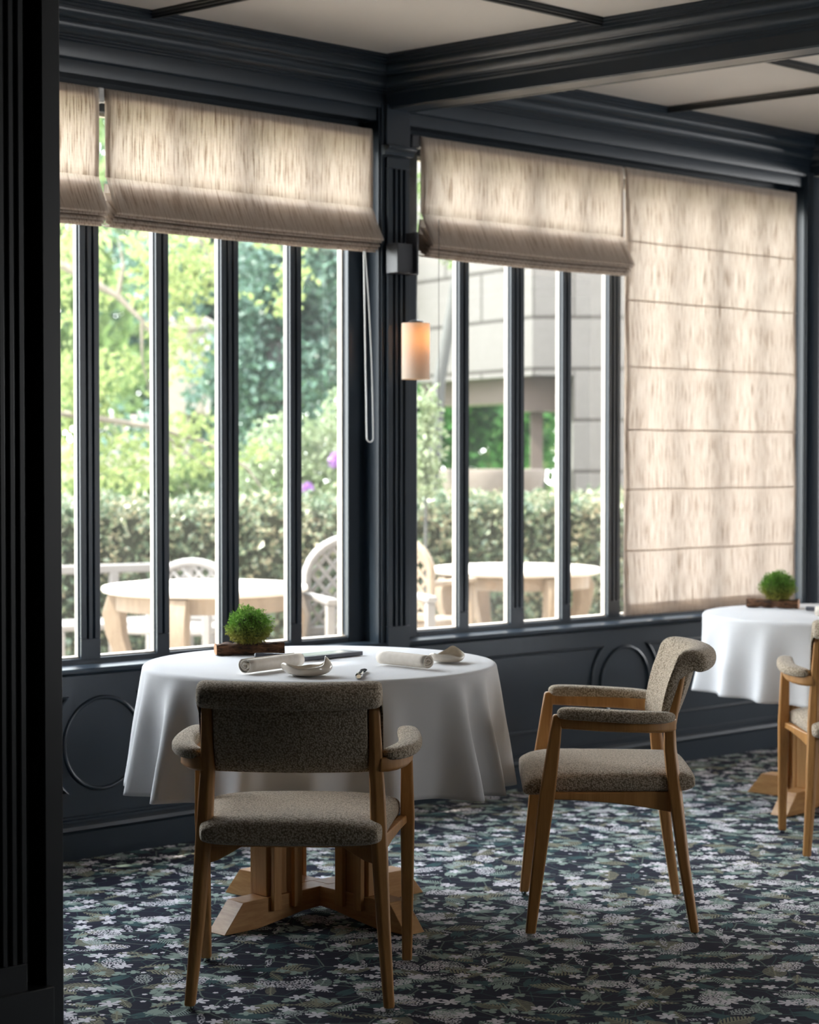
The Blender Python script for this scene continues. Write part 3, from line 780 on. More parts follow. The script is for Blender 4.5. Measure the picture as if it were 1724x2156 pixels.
    # curved corner supports and the cross rails
    for sg in (-1, 1):
        cv = [(0.205, -0.168, 0.345), (0.180, -0.160, 0.352), (0.155, -0.150, 0.364), (0.130, -0.140, 0.378), (0.11, -0.13, 0.386)]
        MB().loft([[Vector((sg * x, y - 0.011, z)), Vector((sg * x, y + 0.011, z)), Vector((sg * x, y + 0.011, 0.398)), Vector((sg * x, y - 0.011, 0.398))] for x, y, z in cv]).build('corner_brace', M['wood'], root, bevel=0.002)
    MB().box(-0.20, 0.20, -0.178, -0.156, 0.386, 0.404).build('rear_rail', M['wood'], root, bevel=0.002)
    MB().box(-0.255, 0.255, 0.165, 0.187, 0.380, 0.400).build('front_rail', M['wood'], root, bevel=0.002)
    # seat cushion: sections across, running from back to front
    secs = []
    ys = [-0.235, -0.232, -0.222, -0.20, -0.15, -0.08, 0, 0.08, 0.15, 0.20, 0.232, 0.246, 0.250]
    for y in ys:
        e = min(1, (y + 0.236) / 0.05, (0.252 - y) / 0.05); e = max(0.02, e); k = math.sqrt(max(0, 1 - (1 - e) ** 2))
        hx = (0.221 + 0.032 * ((y + 0.235) / 0.485)) * (0.93 + 0.07 * k)
        drop = 0.0 if y < 0.15 else -0.016 * ((y - 0.15) / 0.1) ** 1.5
        cz = 0.425 + drop; hz = 0.034 * (0.25 + 0.75 * k)
        ring = []
        for px, pz in sell(0, cz, hx, hz, 40, 0.42):
            if pz > cz: pz += 0.010 * (1 - (px / hx) ** 2) * k
            ring.append(Vector((px, y, pz)))
        secs.append(ring)
    MB().loft(secs).build('seat', fab, root, sub=1, ang=80)
    # back pad and top roll, curved backwards in the middle
    def bow(x, z): return -(0.034 + 0.022 * (z - 0.57) / 0.22) * (1 - (x / 0.224) ** 2)
    def sweep(prof, hw, n, endk):
        rings = []
        cy = sum(p[0] for p in prof) / len(prof); cz = sum(p[1] for p in prof) / len(prof)
        xs = [-hw, -hw + 0.002, -hw + 0.006, -hw + 0.012, -hw + 0.018] + [(-hw + 0.018) + (2 * hw - 0.036) * i / n for i in range(1, n)] + [hw - 0.018, hw - 0.012, hw - 0.006, hw - 0.002, hw]
        for x in xs:
            e = min(1, (hw - abs(x)) / 0.018); k = 1 - endk * (1 - math.sqrt(max(0, 1 - (1 - e) ** 2)))
            kk = 0.62 + 0.38 * math.sqrt(max(0, 1 - (1 - min(1, (hw - abs(x)) / 0.026)) ** 2)) if endk < 0.1 else k
            ring = []
            for y, z in prof:
                if endk < 0.1 and z > 0.725 and y < -0.16: y2, z2 = -0.205 + (y + 0.205) * kk, 0.762 + (z - 0.762) * kk
                elif endk < 0.1: y2, z2 = y, z
                else: y2, z2 = cy + (y - cy) * k, cz + (z - cz) * k
                ring.append(Vector((x, y2 + bow(x, z), z2)))
            rings.append(ring)
        return MB().loft(rings)
    pad = [(-0.158, 0.578), (-0.150, 0.572), (-0.142, 0.574), (-0.144, 0.60), (-0.156, 0.66), (-0.170, 0.72), (-0.184, 0.772), (-0.206, 0.772), (-0.200, 0.72), (-0.186, 0.66), (-0.170, 0.61)]
    sweep(pad, 0.187, 14, 0.15).build('backrest', fab, root, sub=1, ang=80)
    roll = [(-0.144, 0.570), (-0.137, 0.565), (-0.129, 0.571), (-0.132, 0.61), (-0.141, 0.66), (-0.153, 0.71), (-0.164, 0.755), (-0.170, 0.778), (-0.184, 0.793), (-0.205, 0.800), (-0.232, 0.797), (-0.254, 0.785), (-0.262, 0.765), (-0.260, 0.745), (-0.250, 0.734), (-0.234, 0.732), (-0.222, 0.738), (-0.218, 0.752), (-0.214, 0.772), (-0.196, 0.779), (-0.184, 0.772), (-0.176, 0.745), (-0.166, 0.70), (-0.155, 0.65), (-0.147, 0.60)]
    sweep(roll, 0.224, 14, 0.06).build('top_roll', fab, root, sub=1, ang=80)
    return root
grp = 'wooden armchairs at the tables'
cA = chair('oak armchair seen from behind, pushed up to the near white table', grp)
cA.location = (-0.281, 4.950, 0); cA.rotation_euler = (0, 0, R(-2.2))
cB = copy_tree(cA); cB['label'] = 'wooden armchair seen from the side, standing alone to the right of the near table'
cB.location = (0.5735, 5.718, 0); cB.rotation_euler = (0, 0, R(90 - 1.5))
cC = copy_tree(cA); cC['label'] = 'wooden armchair cut off by the right edge, in front of the far table'
rc = R(-3.7); off = Vector((-0.241 * math.cos(rc) + 0.230 * math.sin(rc), -0.241 * math.sin(rc) - 0.230 * math.cos(rc), 0))
cC.location = Vector((1.322, 6.525, 0)) - off; cC.rotation_euler = (0, 0, rc)

# ------------------------------------------------------------------ tables
TZ = 0.735
def table(cx, cy, label, rz=R(45)):
    root = tag(empty('dining_table', (cx, cy, 0)), label, 'table', 'round pedestal tables under cloths')
    MB().lathe([(0, 0.700), (0.500, 0.700), (0.508, 0.704), (0.508, 0.724), (0.500, 0.730), (0, 0.730)], 0, 0, 64).build('tabletop', M['board'], root)
    for q in range(4):
        a = rz + q * math.pi / 2; e = Vector((math.cos(a), math.sin(a), 0)); p = Vector((-e.y, e.x, 0))
        def T(x, y, z): return e * x + p * y + Vector((0, 0, z))
        w = 0.036; prof = [(0.0, 0.028), (0.10, 0.024), (0.22, 0.006), (0.27, 0.0), (0.395, 0.0), (0.325, 0.082), (0.0, 0.086)]
        if q % 2: prof = [(w if i in (0, 6) else x, z) for i, (x, z) in enumerate(prof)]
        if q % 2: prof[0] = (w, 0.028); prof[-1] = (w, 0.086)
        MB().loft([[T(x, y, z) for x, z in prof] for y in (-w, w)]).build('foot', M['oak_flat'], root, bevel=0.002)
        MB().box(0.115, 0.235, -0.029, 0.029, 0.084, 0.70, T).build('column', M['oak'], root, bevel=0.002)
        for sd in (-1, 1):
            y0, y1 = sorted((sd * 0.0365, sd * 0.052))
            for x0 in (0.118, 0.196):
                MB().box(x0, x0 + 0.030, y0, y1, 0.044, 0.70, T).build('slat', M['oak'], root, bevel=0.002)
                y2, y3 = sorted((sd * 0.029, sd * 0.0365))
    return root
def tcloth(cx, cy, ridges, hem, flare, amp, label, seed, tw=0.0):
    n = 360; Rt = 0.517; prof = []
    mb = MB(); rings = []
    def shape(th):
        v = 0
        for a, wd, am in ridges:
            dth = (th - R(a) + math.pi) % (2 * math.pi) - math.pi
            v += am * math.exp(-(dth / R(wd)) ** 2)
        return v
    sh = [shape(2 * math.pi * k / n) for k in range(n)]
    for r in (0.0, 0.15, 0.3, 0.42, 0.49, 0.505):
        rings.append([Vector((r * math.cos(2 * math.pi * k / n) if r else 0.0005 * math.cos(2 * math.pi * k / n), r * math.sin(2 * math.pi * k / n) if r else 0.0005 * math.sin(2 * math.pi * k / n), TZ)) for k in range(n)])
    for k_ in range(1, 5):
        a = k_ / 4 * math.pi / 2
        rings.append([Vector(((0.505 + 0.013 * math.sin(a)) * math.cos(2 * math.pi * k / n), (0.505 + 0.013 * math.sin(a)) * math.sin(2 * math.pi * k / n), TZ - 0.013 * (1 - math.cos(a)))) for k in range(n)])
    L = TZ - 0.013 - hem; m = 26
    for i in range(1, m + 1):
        t = i / m; ring = []
        for k in range(n):
            th = 2 * math.pi * k / n
            g = t ** 0.85
            r = 0.518 + flare * (t ** 1.1) + amp * (sh[k] - 0.42) * g + 0.004 * g * mnoise.noise(Vector((math.cos(th) * 4, math.sin(th) * 4, t * 3 + seed)))
            z = TZ - 0.013 - L * t - 0.014 * t * (sh[k] - 0.5) * 0 - 0.012 * t * math.sin(th * 2 + seed) + 0.004 * mnoise.noise(Vector((th * 3, seed, 0))) * t
            ring.append(Vector((r * math.cos(th), r * math.sin(th), z)))
        rings.append(ring)
    mb.loft(rings, cap=False)
    o = mb.build('tablecloth', M['cloth'], ang=180, solid=0.0015)
    o.location = (cx, cy, 0)
    # stitched hem line as a doubled strip
    return tag(o, label, 'tablecloth', 'white round tablecloths')
T1 = (-0.262, 5.770); T2 = (1.655, 7.600)
table(*T1, 'oak pedestal table with crossed feet under the near white cloth')
table(*T2, 'oak pedestal table with crossed feet under the far white cloth')
rid1 = [(-176, 7, 0.9), (-158, 5, 1.1), (-138, 5, 1.25), (-124, 6, 0.3), (-109, 7, 0.9), (-90, 6, 0.8), (-67, 5, 1.1), (-41, 4.5, 1.45), (-27, 4.5, 1.2), (-5, 6, 0.95), (14, 7, 0.8), (38, 7, 1), (64, 8, 0.9), (92, 8, 1), (118, 8, 0.9), (146, 7, 1), (166, 6, 0.8)]
tcloth(*T1, rid1, 0.392, 0.020, 0.076, 'long white tablecloth over the near round table', 1.3)
rid2 = [(-172, 6, 1.2), (-150, 6, 1.0), (-131, 5, 1.1), (-112, 6, 1.1), (-92, 7, 0.9), (-70, 7, 1), (-44, 6, 1), (-20, 6, 1), (5, 7, 1), (30, 7, 1), (60, 8, 1), (90, 7, 1), (120, 8, 1), (150, 7, 1)]
tcloth(*T2, rid2, 0.436, 0.028, 0.045, 'white tablecloth over the far round table, cut by the right edge', 4.1)

# ------------------------------------------------------------------ things on the tables
Z0 = TZ + 0.0012
def log_plant(x, y, rz, length, ball, lab_log, lab_moss, seed, dz=0):
    rnd = random.Random(seed)
    root = tag(empty('log_planter', (x, y, Z0), rz), lab_log, 'planter', 'split logs with moss on the tables')
    rings = []; n = 20; m = 26
    for i in range(m + 1):
        t = i / m; xx = -length / 2 + length * t; ring = []
        for k in range(n):
            a = 2 * math.pi * k / n
            w = 0.026 + 0.007 * mnoise.noise(Vector((xx * 25, math.cos(a) * 2, math.sin(a) * 2 + seed)))
            h = 0.017 + 0.009 * mnoise.noise(Vector((xx * 30 + 5, math.cos(a) * 2, math.sin(a) * 2 + seed)))
            c, s = math.cos(a), math.sin(a)
            ring.append(Vector((xx, w * math.copysign(abs(c) ** 0.6, c), max(0.0, 0.018 + h * math.copysign(abs(s) ** 0.5, s)))))
        rings.append(ring)
    MB().loft(rings, cap=False).build('log', M['log'], root, ang=60)
    for sg, ring in ((-1, rings[0]), (1, rings[-1])):
        MB().add([p + Vector((sg * 0.0005, 0, 0)) for p in ring], [tuple(range(n))]).build('cut_end', M['endgrain'], root, smooth=False)
    # moss ball
    mo = tag(empty('moss_ball', (x + ball[1] * math.cos(rz), y + ball[1] * math.sin(rz), Z0 + 0.034), 0), lab_moss, 'plant', 'moss balls on the logs')
    rb = ball[0]; cz = rb * 0.72
    core = MB(); rings = []
    for i in range(1, 14):
        ph = math.pi * i / 14; rings.append([Vector((rb * 0.74 * math.sin(ph) * math.cos(2 * math.pi * k / 20), rb * 0.66 * math.sin(ph) * math.sin(2 * math.pi * k / 20), max(0.001, cz + rb * 0.66 * math.cos(ph) * (1 if i < 8 else 1.1)))) for k in range(20)])
    core.loft(rings).build('moss_heart', M['moss_core'], mo)
    lf = MB(); vs = []; fs = []
    for i in range(6500):
        th = rnd.uniform(0, 2 * math.pi); cz_ = rnd.uniform(-0.95, 1); sn = math.sqrt(1 - cz_ * cz_)
        dirv = Vector((sn * math.cos(th), sn * math.sin(th), cz_))
        lump = 1 + 0.24 * mnoise.noise(dirv * 2.6 + Vector((seed, 0, 0))) + 0.18 * mnoise.noise(dirv * 6 + Vector((0, seed, 0)))
        rr = rb * lump * rnd.uniform(0.70, 1.0)
        p = Vector((dirv.x * rr, dirv.y * rr * 0.92, cz + dirv.z * rr * (0.92 if dirv.z > 0 else 0.86)))
        if dirv.z < -0.3: p.x *= 0.94; p.y *= 0.94
        if p.z < 0.002: continue
        q = (dirv + Vector((rnd.uniform(-1, 1), rnd.uniform(-1, 1), rnd.uniform(-1, 1))) * 0.9).normalized()
        sd = q.cross(Vector((rnd.uniform(-1, 1), rnd.uniform(-1, 1), rnd.uniform(-1, 1)))).normalized()
        L = rnd.uniform(0.005, 0.010); w = rnd.uniform(0.0012, 0.0024)
        o = len(vs); vs += [p, p + q * L * 0.5 + sd * w, p + q * L, p + q * L * 0.5 - sd * w]; fs.append((o, o + 1, o + 2, o + 3))
    lf.add(vs, fs); lf.build('fronds', M['moss'], mo, smooth=False, kind='stuff')
log_plant(-0.487, 5.985, R(15), 0.208, (0.066, 0.0), 'dark split log lying on the near tablecloth', 'round green moss ball on the log of the near table', 3)
log_plant(1.452, 7.865, R(-20), 0.205, (0.068, 0.02), 'split log with a pale cut end on the far tablecloth', 'round green moss ball on the log of the far table', 8)

def napkin(p0, p1, r, lab, seed):
    p0, p1 = Vector((p0[0], p0[1], 0)), Vector((p1[0], p1[1], 0)); L = (p1 - p0).length; ax = (p1 - p0).normalized(); sd = Vector((-ax.y, ax.x, 0))
    turns = 3.4; n = 110; rings = []; m = 10
    for i in range(m + 1):
        t = i / m; ring = []
        for k in range(n):
            u_ = k / (n - 1); a = -math.pi / 2 + u_ * turns * 2 * math.pi; rr = (0.22 + 0.78 * u_) * r * (1 + 0.03 * math.sin(3 * a + seed + t))
            e = 0.004 * math.sin(u_ * 9 + seed) * (1 if i in (0, m) else 0)
            ring.append(p0 + ax * (L * t + e * (1 if i == m else -1)) + sd * rr * 1.08 * math.cos(a) + Vector((0, 0, Z0 + r * 0.97 + rr * 0.93 * math.sin(a) + 0.001)))
        rings.append(ring)
    c0 = p0 + Vector((0, 0, 0))
    o = MB().loft(rings, cap=False, closed=False)
    o.v = [tuple(Vector(v) - Vector((p0.x, p0.y, Z0))) for v in o.v]
    ob = o.build('napkin', M['napkin'], solid=0.0020, ang=180); ob.location = (p0.x, p0.y, Z0 + 0.0015)
    return tag(ob, lab, 'napkin', 'rolled cream napkins')
napkin((-0.452, 5.425), (-0.318, 5.610), 0.0225, 'rolled cream napkin on the near table beside the left clay dish', 0.3)
napkin((-0.080, 5.680), (0.052, 5.545), 0.0215, 'rolled cream napkin on the near table beside the right clay dish', 1.1)
napkin((1.530, 7.40), (1.70, 7.30), 0.0215, 'rolled cream napkin on the far table at the right edge', 2.2)
def dish(x, y, rz, sc, lab, seed):
    n = 64; prof = [(0.0, 0.0), (0.28, 0.0), (0.55, 0.05), (0.78, 0.18), (0.95, 0.40), (1.03, 0.72), (1.03, 1.0)]
    rings = []
    for q, (r, h) in enumerate(prof):
        ring = []
        for k in range(n):
            a = 2 * math.pi * k / n
            lobe = math.exp(-((a - 0.15 + math.pi) % (2 * math.pi) - math.pi) ** 2 / 0.75)      # curled side
            dip = math.exp(-((a - math.pi * 0.42 + math.pi) % (2 * math.pi) - math.pi) ** 2 / 0.12)
            hh = 0.72 + 0.42 * lobe + 0.16 * math.sin(2 * a + seed) + 0.07 * math.sin(5 * a + seed) - 0.22 * dip
            curl = lobe * max(0, h - 0.35) * 0.62
            rr = 0.070 * sc * (max(r, 0.01)) * (1 - curl) * (1 + 0.05 * math.sin(3 * a + seed))
            ring.append(Vector((rr * math.cos(a) * 1.06, rr * math.sin(a) * 0.86, 0.002 + 0.040 * sc * h * hh)))
        rings.append(ring)
    o = MB().loft(rings, cap=False).build('clay_dish', M['clay'], solid=0.0032, sub=1, ang=180)
    o.location = (x, y, Z0 + 0.001); o.rotation_euler = (0, 0, rz)
    return tag(o, lab, 'dish', 'folded clay dishes')
dish(-0.279, 5.385, R(-12), 1.0, 'folded clay dish on the near table in front of the left napkin', 0.5)
dish(0.112, 5.745, R(70), 0.82, 'small folded clay dish on the near table behind the right napkin', 2.0)
# knives and tray
def knife(p0, rz, lab, mat, L=0.21, cat='knife'):
    root = tag(empty('table_knife', (p0[0], p0[1], Z0), rz), lab, cat)
    hd = []
    for y, w, h in ((0.0, 0.006, 0.005), (0.003, 0.0095, 0.0085), (0.03, 0.0095, 0.0085), (0.07, 0.0075, 0.0070), (0.10, 0.0055, 0.0055)):
        hd.append([Vector((a, y, 0.0088 + b_)) for a, b_ in sell(0, 0, w, h, 14, 0.7)])
    MB().loft(hd).build('handle', mat, root)
    bl = []
    for y, w in ((0.10, 0.004), (0.115, 0.009), (0.18, 0.010), (0.205, 0.006), (0.215, 0.001)):
        bl.append([Vector((-w, y, 0.006)), Vector((w, y, 0.006)), Vector((w, y, 0.0075)), Vector((-w, y, 0.0075))])
    MB().loft(bl).build('blade', mat, root)
    return root
knife((-0.137, 5.298), R(-3), 'polished knife lying on the near table with its handle towards the viewer', M['chrome'])
knife((-0.462, 5.858), R(-86), 'dark grey knife lying behind the left napkin on the near table', M['tray'])
knife((1.555, 7.72), R(-120), 'dark grey knife beside the log on the far table', M['tray'])
rt = tag(empty('serving_tray', (-0.245, 5.845, Z0), R(46)), 'narrow slate grey tray lying across the near table', 'tray')
mb = MB(); mb.box(-0.150, 0.150, -0.0, 0.085, 0.001, 0.013); mb.build('tray_body', M['tray'], rt, bevel=0.0015)
mb = MB(); mb.box(-0.140, 0.120, 0.012, 0.073, 0.0131, 0.0138); mb.build('inlay', M['trayglass'], rt)['label'] = 'pale inlay'

# ------------------------------------------------------------------ outside
mb = MB(); mb.box(-30, 40, 2.0, 13.0, -0.30, -0.02)
def outside_ground(name, pts, z, mat):
    MB().add([Vector((x, y, z)) for x, y in pts] + [Vector((x, y, z - 0.1)) for x, y in pts], [tuple(range(len(pts))), tuple(reversed(range(len(pts), 2 * len(pts))))] + [(i, (i + 1) % len(pts), (i + 1) % len(pts) + len(pts), i + len(pts)) for i in range(len(pts))]).build(name, mat, smooth=False, kind='structure')
g0, g1 = W(-9, -0.36, 0), W(10, -0.36, 0)
g2, g3 = W(10, -5.2, 0), W(-9, -5.2, 0)
outside_ground('patio', [(g0.x, g0.y), (g1.x, g1.y), (g2.x, g2.y), (g3.x, g3.y)], -0.005, M['paving'])
outside_ground('garden_lawn', [(g3.x, g3.y), (g2.x, g2.y), (60, 110), (-60, 110)], -0.02, M['lawn'])

def leaves(mb, rnd, n, fn, smin, smax, elong=1.6, droop=0.0):
    vs, fs = [], []
    for i in range(n):
        p = fn(rnd)
        if p is None: continue
        q = Vector((rnd.gauss(0, 1), rnd.gauss(0, 1), rnd.gauss(0, 1) - droop)).normalized()
        sd = q.cross(Vector((rnd.gauss(0, 1), rnd.gauss(0, 1), rnd.gauss(0, 1)))).normalized()
        L = rnd.uniform(smin, smax); w = L / elong / 2
        up = q.cross(sd) * L * 0.15
        o = len(vs); vs += [p, p + q * L * 0.5 + sd * w + up, p + q * L, p + q * L * 0.5 - sd * w + up]; fs.append((o, o + 1, o + 2, o + 3))
    return mb.add(vs, fs)
# hedge
HP0, HP1 = Vector((-3.4, 10.9, 0)), Vector((4.2, 15.4, 0))
hdir = (HP1 - HP0).normalized(); hper = Vector((-hdir.y, hdir.x, 0)); HL = (HP1 - HP0).length
def hedge_pt(r):
    t = r.random() * HL; side = r.random()
    if side < 0.5: w, z = -0.32 + r.gauss(0, 0.035), r.uniform(0, 1.04)
    elif side < 0.92: w, z = r.uniform(-0.34, 0.34), 1.03 + r.gauss(0, 0.035) + 0.06 * mnoise.noise(Vector((t * 2, w_ := 0, 0)))
    else: w, z = 0.33, r.uniform(0, 1.03)
    return HP0 + hdir * t + hper * w + Vector((0, 0, max(0.01, z)))
hr_ = random.Random(11)
hroot = tag(empty('hedge', HP0), 'low clipped leafy hedge beyond the terrace', 'hedge')
mb = MB(); leaves(mb, hr_, 30000, hedge_pt, 0.035, 0.07, 1.5); mb.v = [tuple(Vector(v) - HP0) for v in mb.v]; mb.build('foliage', M['leaf_hedge'], hroot, smooth=False, kind='stuff')
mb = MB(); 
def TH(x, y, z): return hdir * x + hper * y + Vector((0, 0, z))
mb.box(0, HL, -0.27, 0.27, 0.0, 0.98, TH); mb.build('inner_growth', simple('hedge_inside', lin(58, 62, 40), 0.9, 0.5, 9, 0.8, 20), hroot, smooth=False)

def tree(name, label, cat, base, trunk, blobs, n, leafmat, sz, barkmat, seed, elong=1.6, droop=0, branches=None):
    root = tag(empty(name, base), label, cat); rnd = random.Random(seed); B = Vector(base)
    if trunk:
        m = MB(); pts = [Vector(p) for p in trunk['pts']]
        m.tube(pts, 0, 12, rs=trunk['rs']); m.build('trunk', barkmat, root)
    if branches:
        m = MB()
        for br in branches: m.tube([Vector(p) for p in br[0]], 0, 7, rs=br[1])
        m.build('branch', barkmat, root)
    tot = sum(b[1][0] * b[1][1] * b[1][2] for b in blobs) if blobs else 1
    def pt(r):
        x = r.random() * tot
        for c, rad in blobs:
            x -= rad[0] * rad[1] * rad[2]
            if x <= 0: break
        d = Vector((r.gauss(0, 1), r.gauss(0, 1), r.gauss(0, 1))).normalized(); k = r.random() ** 0.45
        p = Vector((c[0] + d.x * rad[0] * k, c[1] + d.y * rad[1] * k, c[2] + d.z * rad[2] * k))
        if mnoise.noise(p * 2.2 + Vector((seed, 0, 0))) < -0.12: return None
        return p
    if blobs:
        m = MB(); leaves(m, rnd, n, pt, sz[0], sz[1], elong, droop); m.build('foliage', leafmat, root, smooth=False, kind='stuff')
    return root
def dirpt(px, Y, z=None, py=None):
    x = (px - 862) / FPX * Y
    if z is None: z = CAM_H + (967 - py) / FPX * Y
    return (x, Y, z)
def rel(p, b): return (p[0] - b[0], p[1] - b[1], p[2] - b[2])
# birch with hanging leafy branches in front of the left window
b = (-3.1, 13.6, 0)
bl = []
for px, py, rx, rz in ((150, 560, .35, .5), (240, 540, .35, .28), (330, 560, .35, .35), (420, 560, .35, .28), (530, 570, .30, .18), (600, 600, .22, .2), (230, 800, .35, .25), (160, 850, .3, .45), (270, 940, .40, .16), (400, 900, .30, .14), (440, 960, .25, .12), (380, 720, .22, .3), (300, 1000, .4, .1), (560, 480, .6, .2), (180, 1000, .3, .2), (540, 950, .2, .1)):
    c = dirpt(px, 13.4, py=py); bl.append((rel(c, b), (rx, 0.45, rz)))
brs = []
def brn(pts, r0, Y=13.3):
    P = [Vector(rel(dirpt(px, Y, py=py), b)) for px, py in pts]; brs.append((P, [r0 * (1 - 0.8 * i / (len(P) - 1)) for i in range(len(P))]))
brn([(60, 520), (170, 580), (250, 625), (305, 680), (345, 740)], 0.035); brn([(250, 625), (262, 560), (250, 500)], 0.018)
brn([(60, 860), (200, 880), (330, 900), (430, 930), (520, 985), (560, 1040)], 0.028); brn([(330, 900), (400, 960), (470, 1000)], 0.014); brn([(400, 470), (440, 540), (452, 600)], 0.014)
brn([(300, 680), (300, 760), (320, 840)], 0.012)
tree('birch_tree', 'light yellow-green birch with drooping branches outside the left window', 'tree', b, {'pts': [(0, 0, 0), (0.1, 0, 1.5), (0.05, 0, 3.2), (0.2, 0, 5)], 'rs': [0.16, 0.14, 0.11, 0.06]}, bl, 4300, M['leaf_birch'], (0.045, 0.075), M['branch'], 5, 1.35, 0.6, brs)
# dark evergreen
b = (-1.5, 17.6, 0); bl = []
for px, py, rx, rz in ((600, 600, .7, .9), (500, 880, .5, .45), (650, 780, .5, .7), (700, 560, .6, .8), (470, 780, .35, .6), (330, 560, .6, .5), (560, 720, .5, .6), (250, 900, .5, .25)):
    c = dirpt(px, 17.6, py=py); bl.append((rel(c, b), (rx, 0.6, rz)))
tree('evergreen_tree', 'dark blue-green evergreen tree behind the birch', 'tree', b, {'pts': [(0.3, 0, 0), (0.3, 0, 2.5)], 'rs': [0.14, 0.1]}, bl, 15000, M['leaf_dark'], (0.06, 0.11), M['darkbark'], 6, 1.5)
# flowering shrub low in the right panes of the left window
b = (-0.9, 15.2, 0); bl = []
for px, py, rx, rz in ((600, 960, .35, .35), (680, 980, .35, .35), (540, 1010, .3, .2), (720, 900, .2, .3), (640, 1040, .6, .2)):
    c = dirpt(px, 15.2, py=py); bl.append((rel(c, b), (rx, 0.35, rz)))
tree('flowering_shrub', 'pale green shrub behind the hedge left of the pilaster', 'shrub', b, {'pts': [(0, 0, 0), (0.05, 0, 0.8)], 'rs': [0.04, 0.03]}, bl, 5500, M['leaf_pale'], (0.035, 0.06), M['darkbark'], 9, 1.4)
# green shrubs behind the hedge, left
b = (-2.6, 14.4, 0); bl = []
for px, py, rx, rz in ((230, 1030, .6, .22), (340, 1030, .5, .2), (420, 1020, .4, .22), (500, 1040, .4, .18), (150, 1030, .4, .3)):
    c = dirpt(px, 14.4, py=py); bl.append((rel(c, b), (rx, 0.3, rz)))
tree('green_shrub', 'bright green shrub behind the hedge under the birch', 'shrub', b, {'pts': [(0, 0, 0), (0.05, 0, 0.7)], 'rs': [0.04, 0.03]}, bl, 6500, M['leaf_mid'], (0.04, 0.07), M['darkbark'], 10, 1.6)
# laurel seen under the stone lintel
b = (1.0, 22.0, 0); bl = []
for px, py, rx, rz in ((1000, 920, .9, .5), (930, 930, .5, .5), (1120, 920, .6, .5), (1040, 850, 1.0, .4), (900, 850, .6, .5)):
    c = dirpt(px, 22.0, py=py); bl.append((rel(c, b), (rx, 0.5, rz)))
tree('laurel_bush', 'vivid green laurel seen under the stone lintel', 'bush', b, {'pts': [(0, 0, 0), (0.05, 0, 1.2)], 'rs': [0.06, 0.04]}, bl, 9000, M['leaf_shade'], (0.08, 0.13), M['darkbark'], 12, 1.6)
# pale shrub right beside the pilaster in the right window
b = (0.10, 12.15, 0); bl = []
for px, py, rx, rz in ((893, 860, .10, .16), (897, 930, .12, .2), (890, 1000, .12, .15)):
    c = dirpt(px, 12.15, py=py); bl.append((rel(c, b), (rx, 0.14, rz)))
tree('leafy_shoot', 'tall pale leafy shoot just right of the pilaster outside', 'shrub', b, {'pts': [(0, 0, 0), (0.0, 0, 1.6)], 'rs': [0.012, 0.008]}, bl, 900, M['leaf_pale'], (0.035, 0.06), M['darkbark'], 14, 1.4)
# leaning tree in front of the house
b = Vector(dirpt(905, 14.4, z=0))
P = [Vector(rel(dirpt(px, 14.4, py=py), b)) for px, py in ((905, 1295), (912, 1000), (925, 800), (950, 660), (980, 480), (1000, 300))]
P[0].z = 0
tree('leaning_tree', 'thin grey leaning tree trunk before the stone house', 'tree', tuple(b), {'pts': P, 'rs': [0.05, 0.048, 0.045, 0.042, 0.04, 0.03]}, [(rel(dirpt(930, 14.4, py=430), b), (.35, .3, .3)), (rel(dirpt(960, 14.4, py=540), b), (.14, .2, .10))], 700, M['leaf_mid'], (0.05, 0.08), M['darkbark'], 15, 1.4)
# far tree belt
for i, (x, y, w, h, mt, lb) in enumerate(((-8, 29, 5.0, 4.5, 'leaf_mid', 'far light green tree at the left of the garden'), (-3.5, 34.5, 4.2, 5, 'leaf_dark', 'far dark tree in the middle of the garden'), (2.5, 40, 5.5, 5.5, 'leaf_mid', 'far green tree behind the stone house'))):
    tree('garden_tree', lb, 'tree', (x, y, 0), {'pts': [(0, 0, 0), (0, 0, 2), (0.2, 0, h)], 'rs': [0.3, 0.25, 0.15]}, [((0, 0, h * 0.9), (w, 1.8, h * 0.95)), ((-w * 0.4, -0.5, h * 0.6), (w * 0.8, 1.2, h * 0.7))], 17000, M[mt], (0.22, 0.38), M['darkbark'], 20 + i)
# alliums
for i, (px, py, r_, lb) in enumerate(((708, 968, 0.055, 'purple allium flower standing above the hedge'), (648, 1028, 0.035, 'small purple allium flower lower by the hedge'))):
    c = Vector(dirpt(px, 13.9, py=py)); rt_ = tag(empty('allium', (c.x, c.y, 0)), lb, 'flower', 'alliums behind the hedge')
    MB().tube([Vector((0, 0, 0)), Vector((0.01, 0, c.z * 0.5)), Vector((0, 0, c.z))], 0.006, 6).build('stem', M['leaf_mid'], rt_)
    m = MB(); rn = random.Random(i)
    def ap_(r, c=c, r_=r_):
        d = Vector((r.gauss(0, 1), r.gauss(0, 1), r.gauss(0, 1))).normalized() * r_ * r.uniform(0.5, 1); return d + Vector((0, 0, c.z))
    leaves(m, rn, 500, ap_, 0.015, 0.025, 1.5); m.build('flower_head', M['purple'], rt_, smooth=False, kind='stuff')

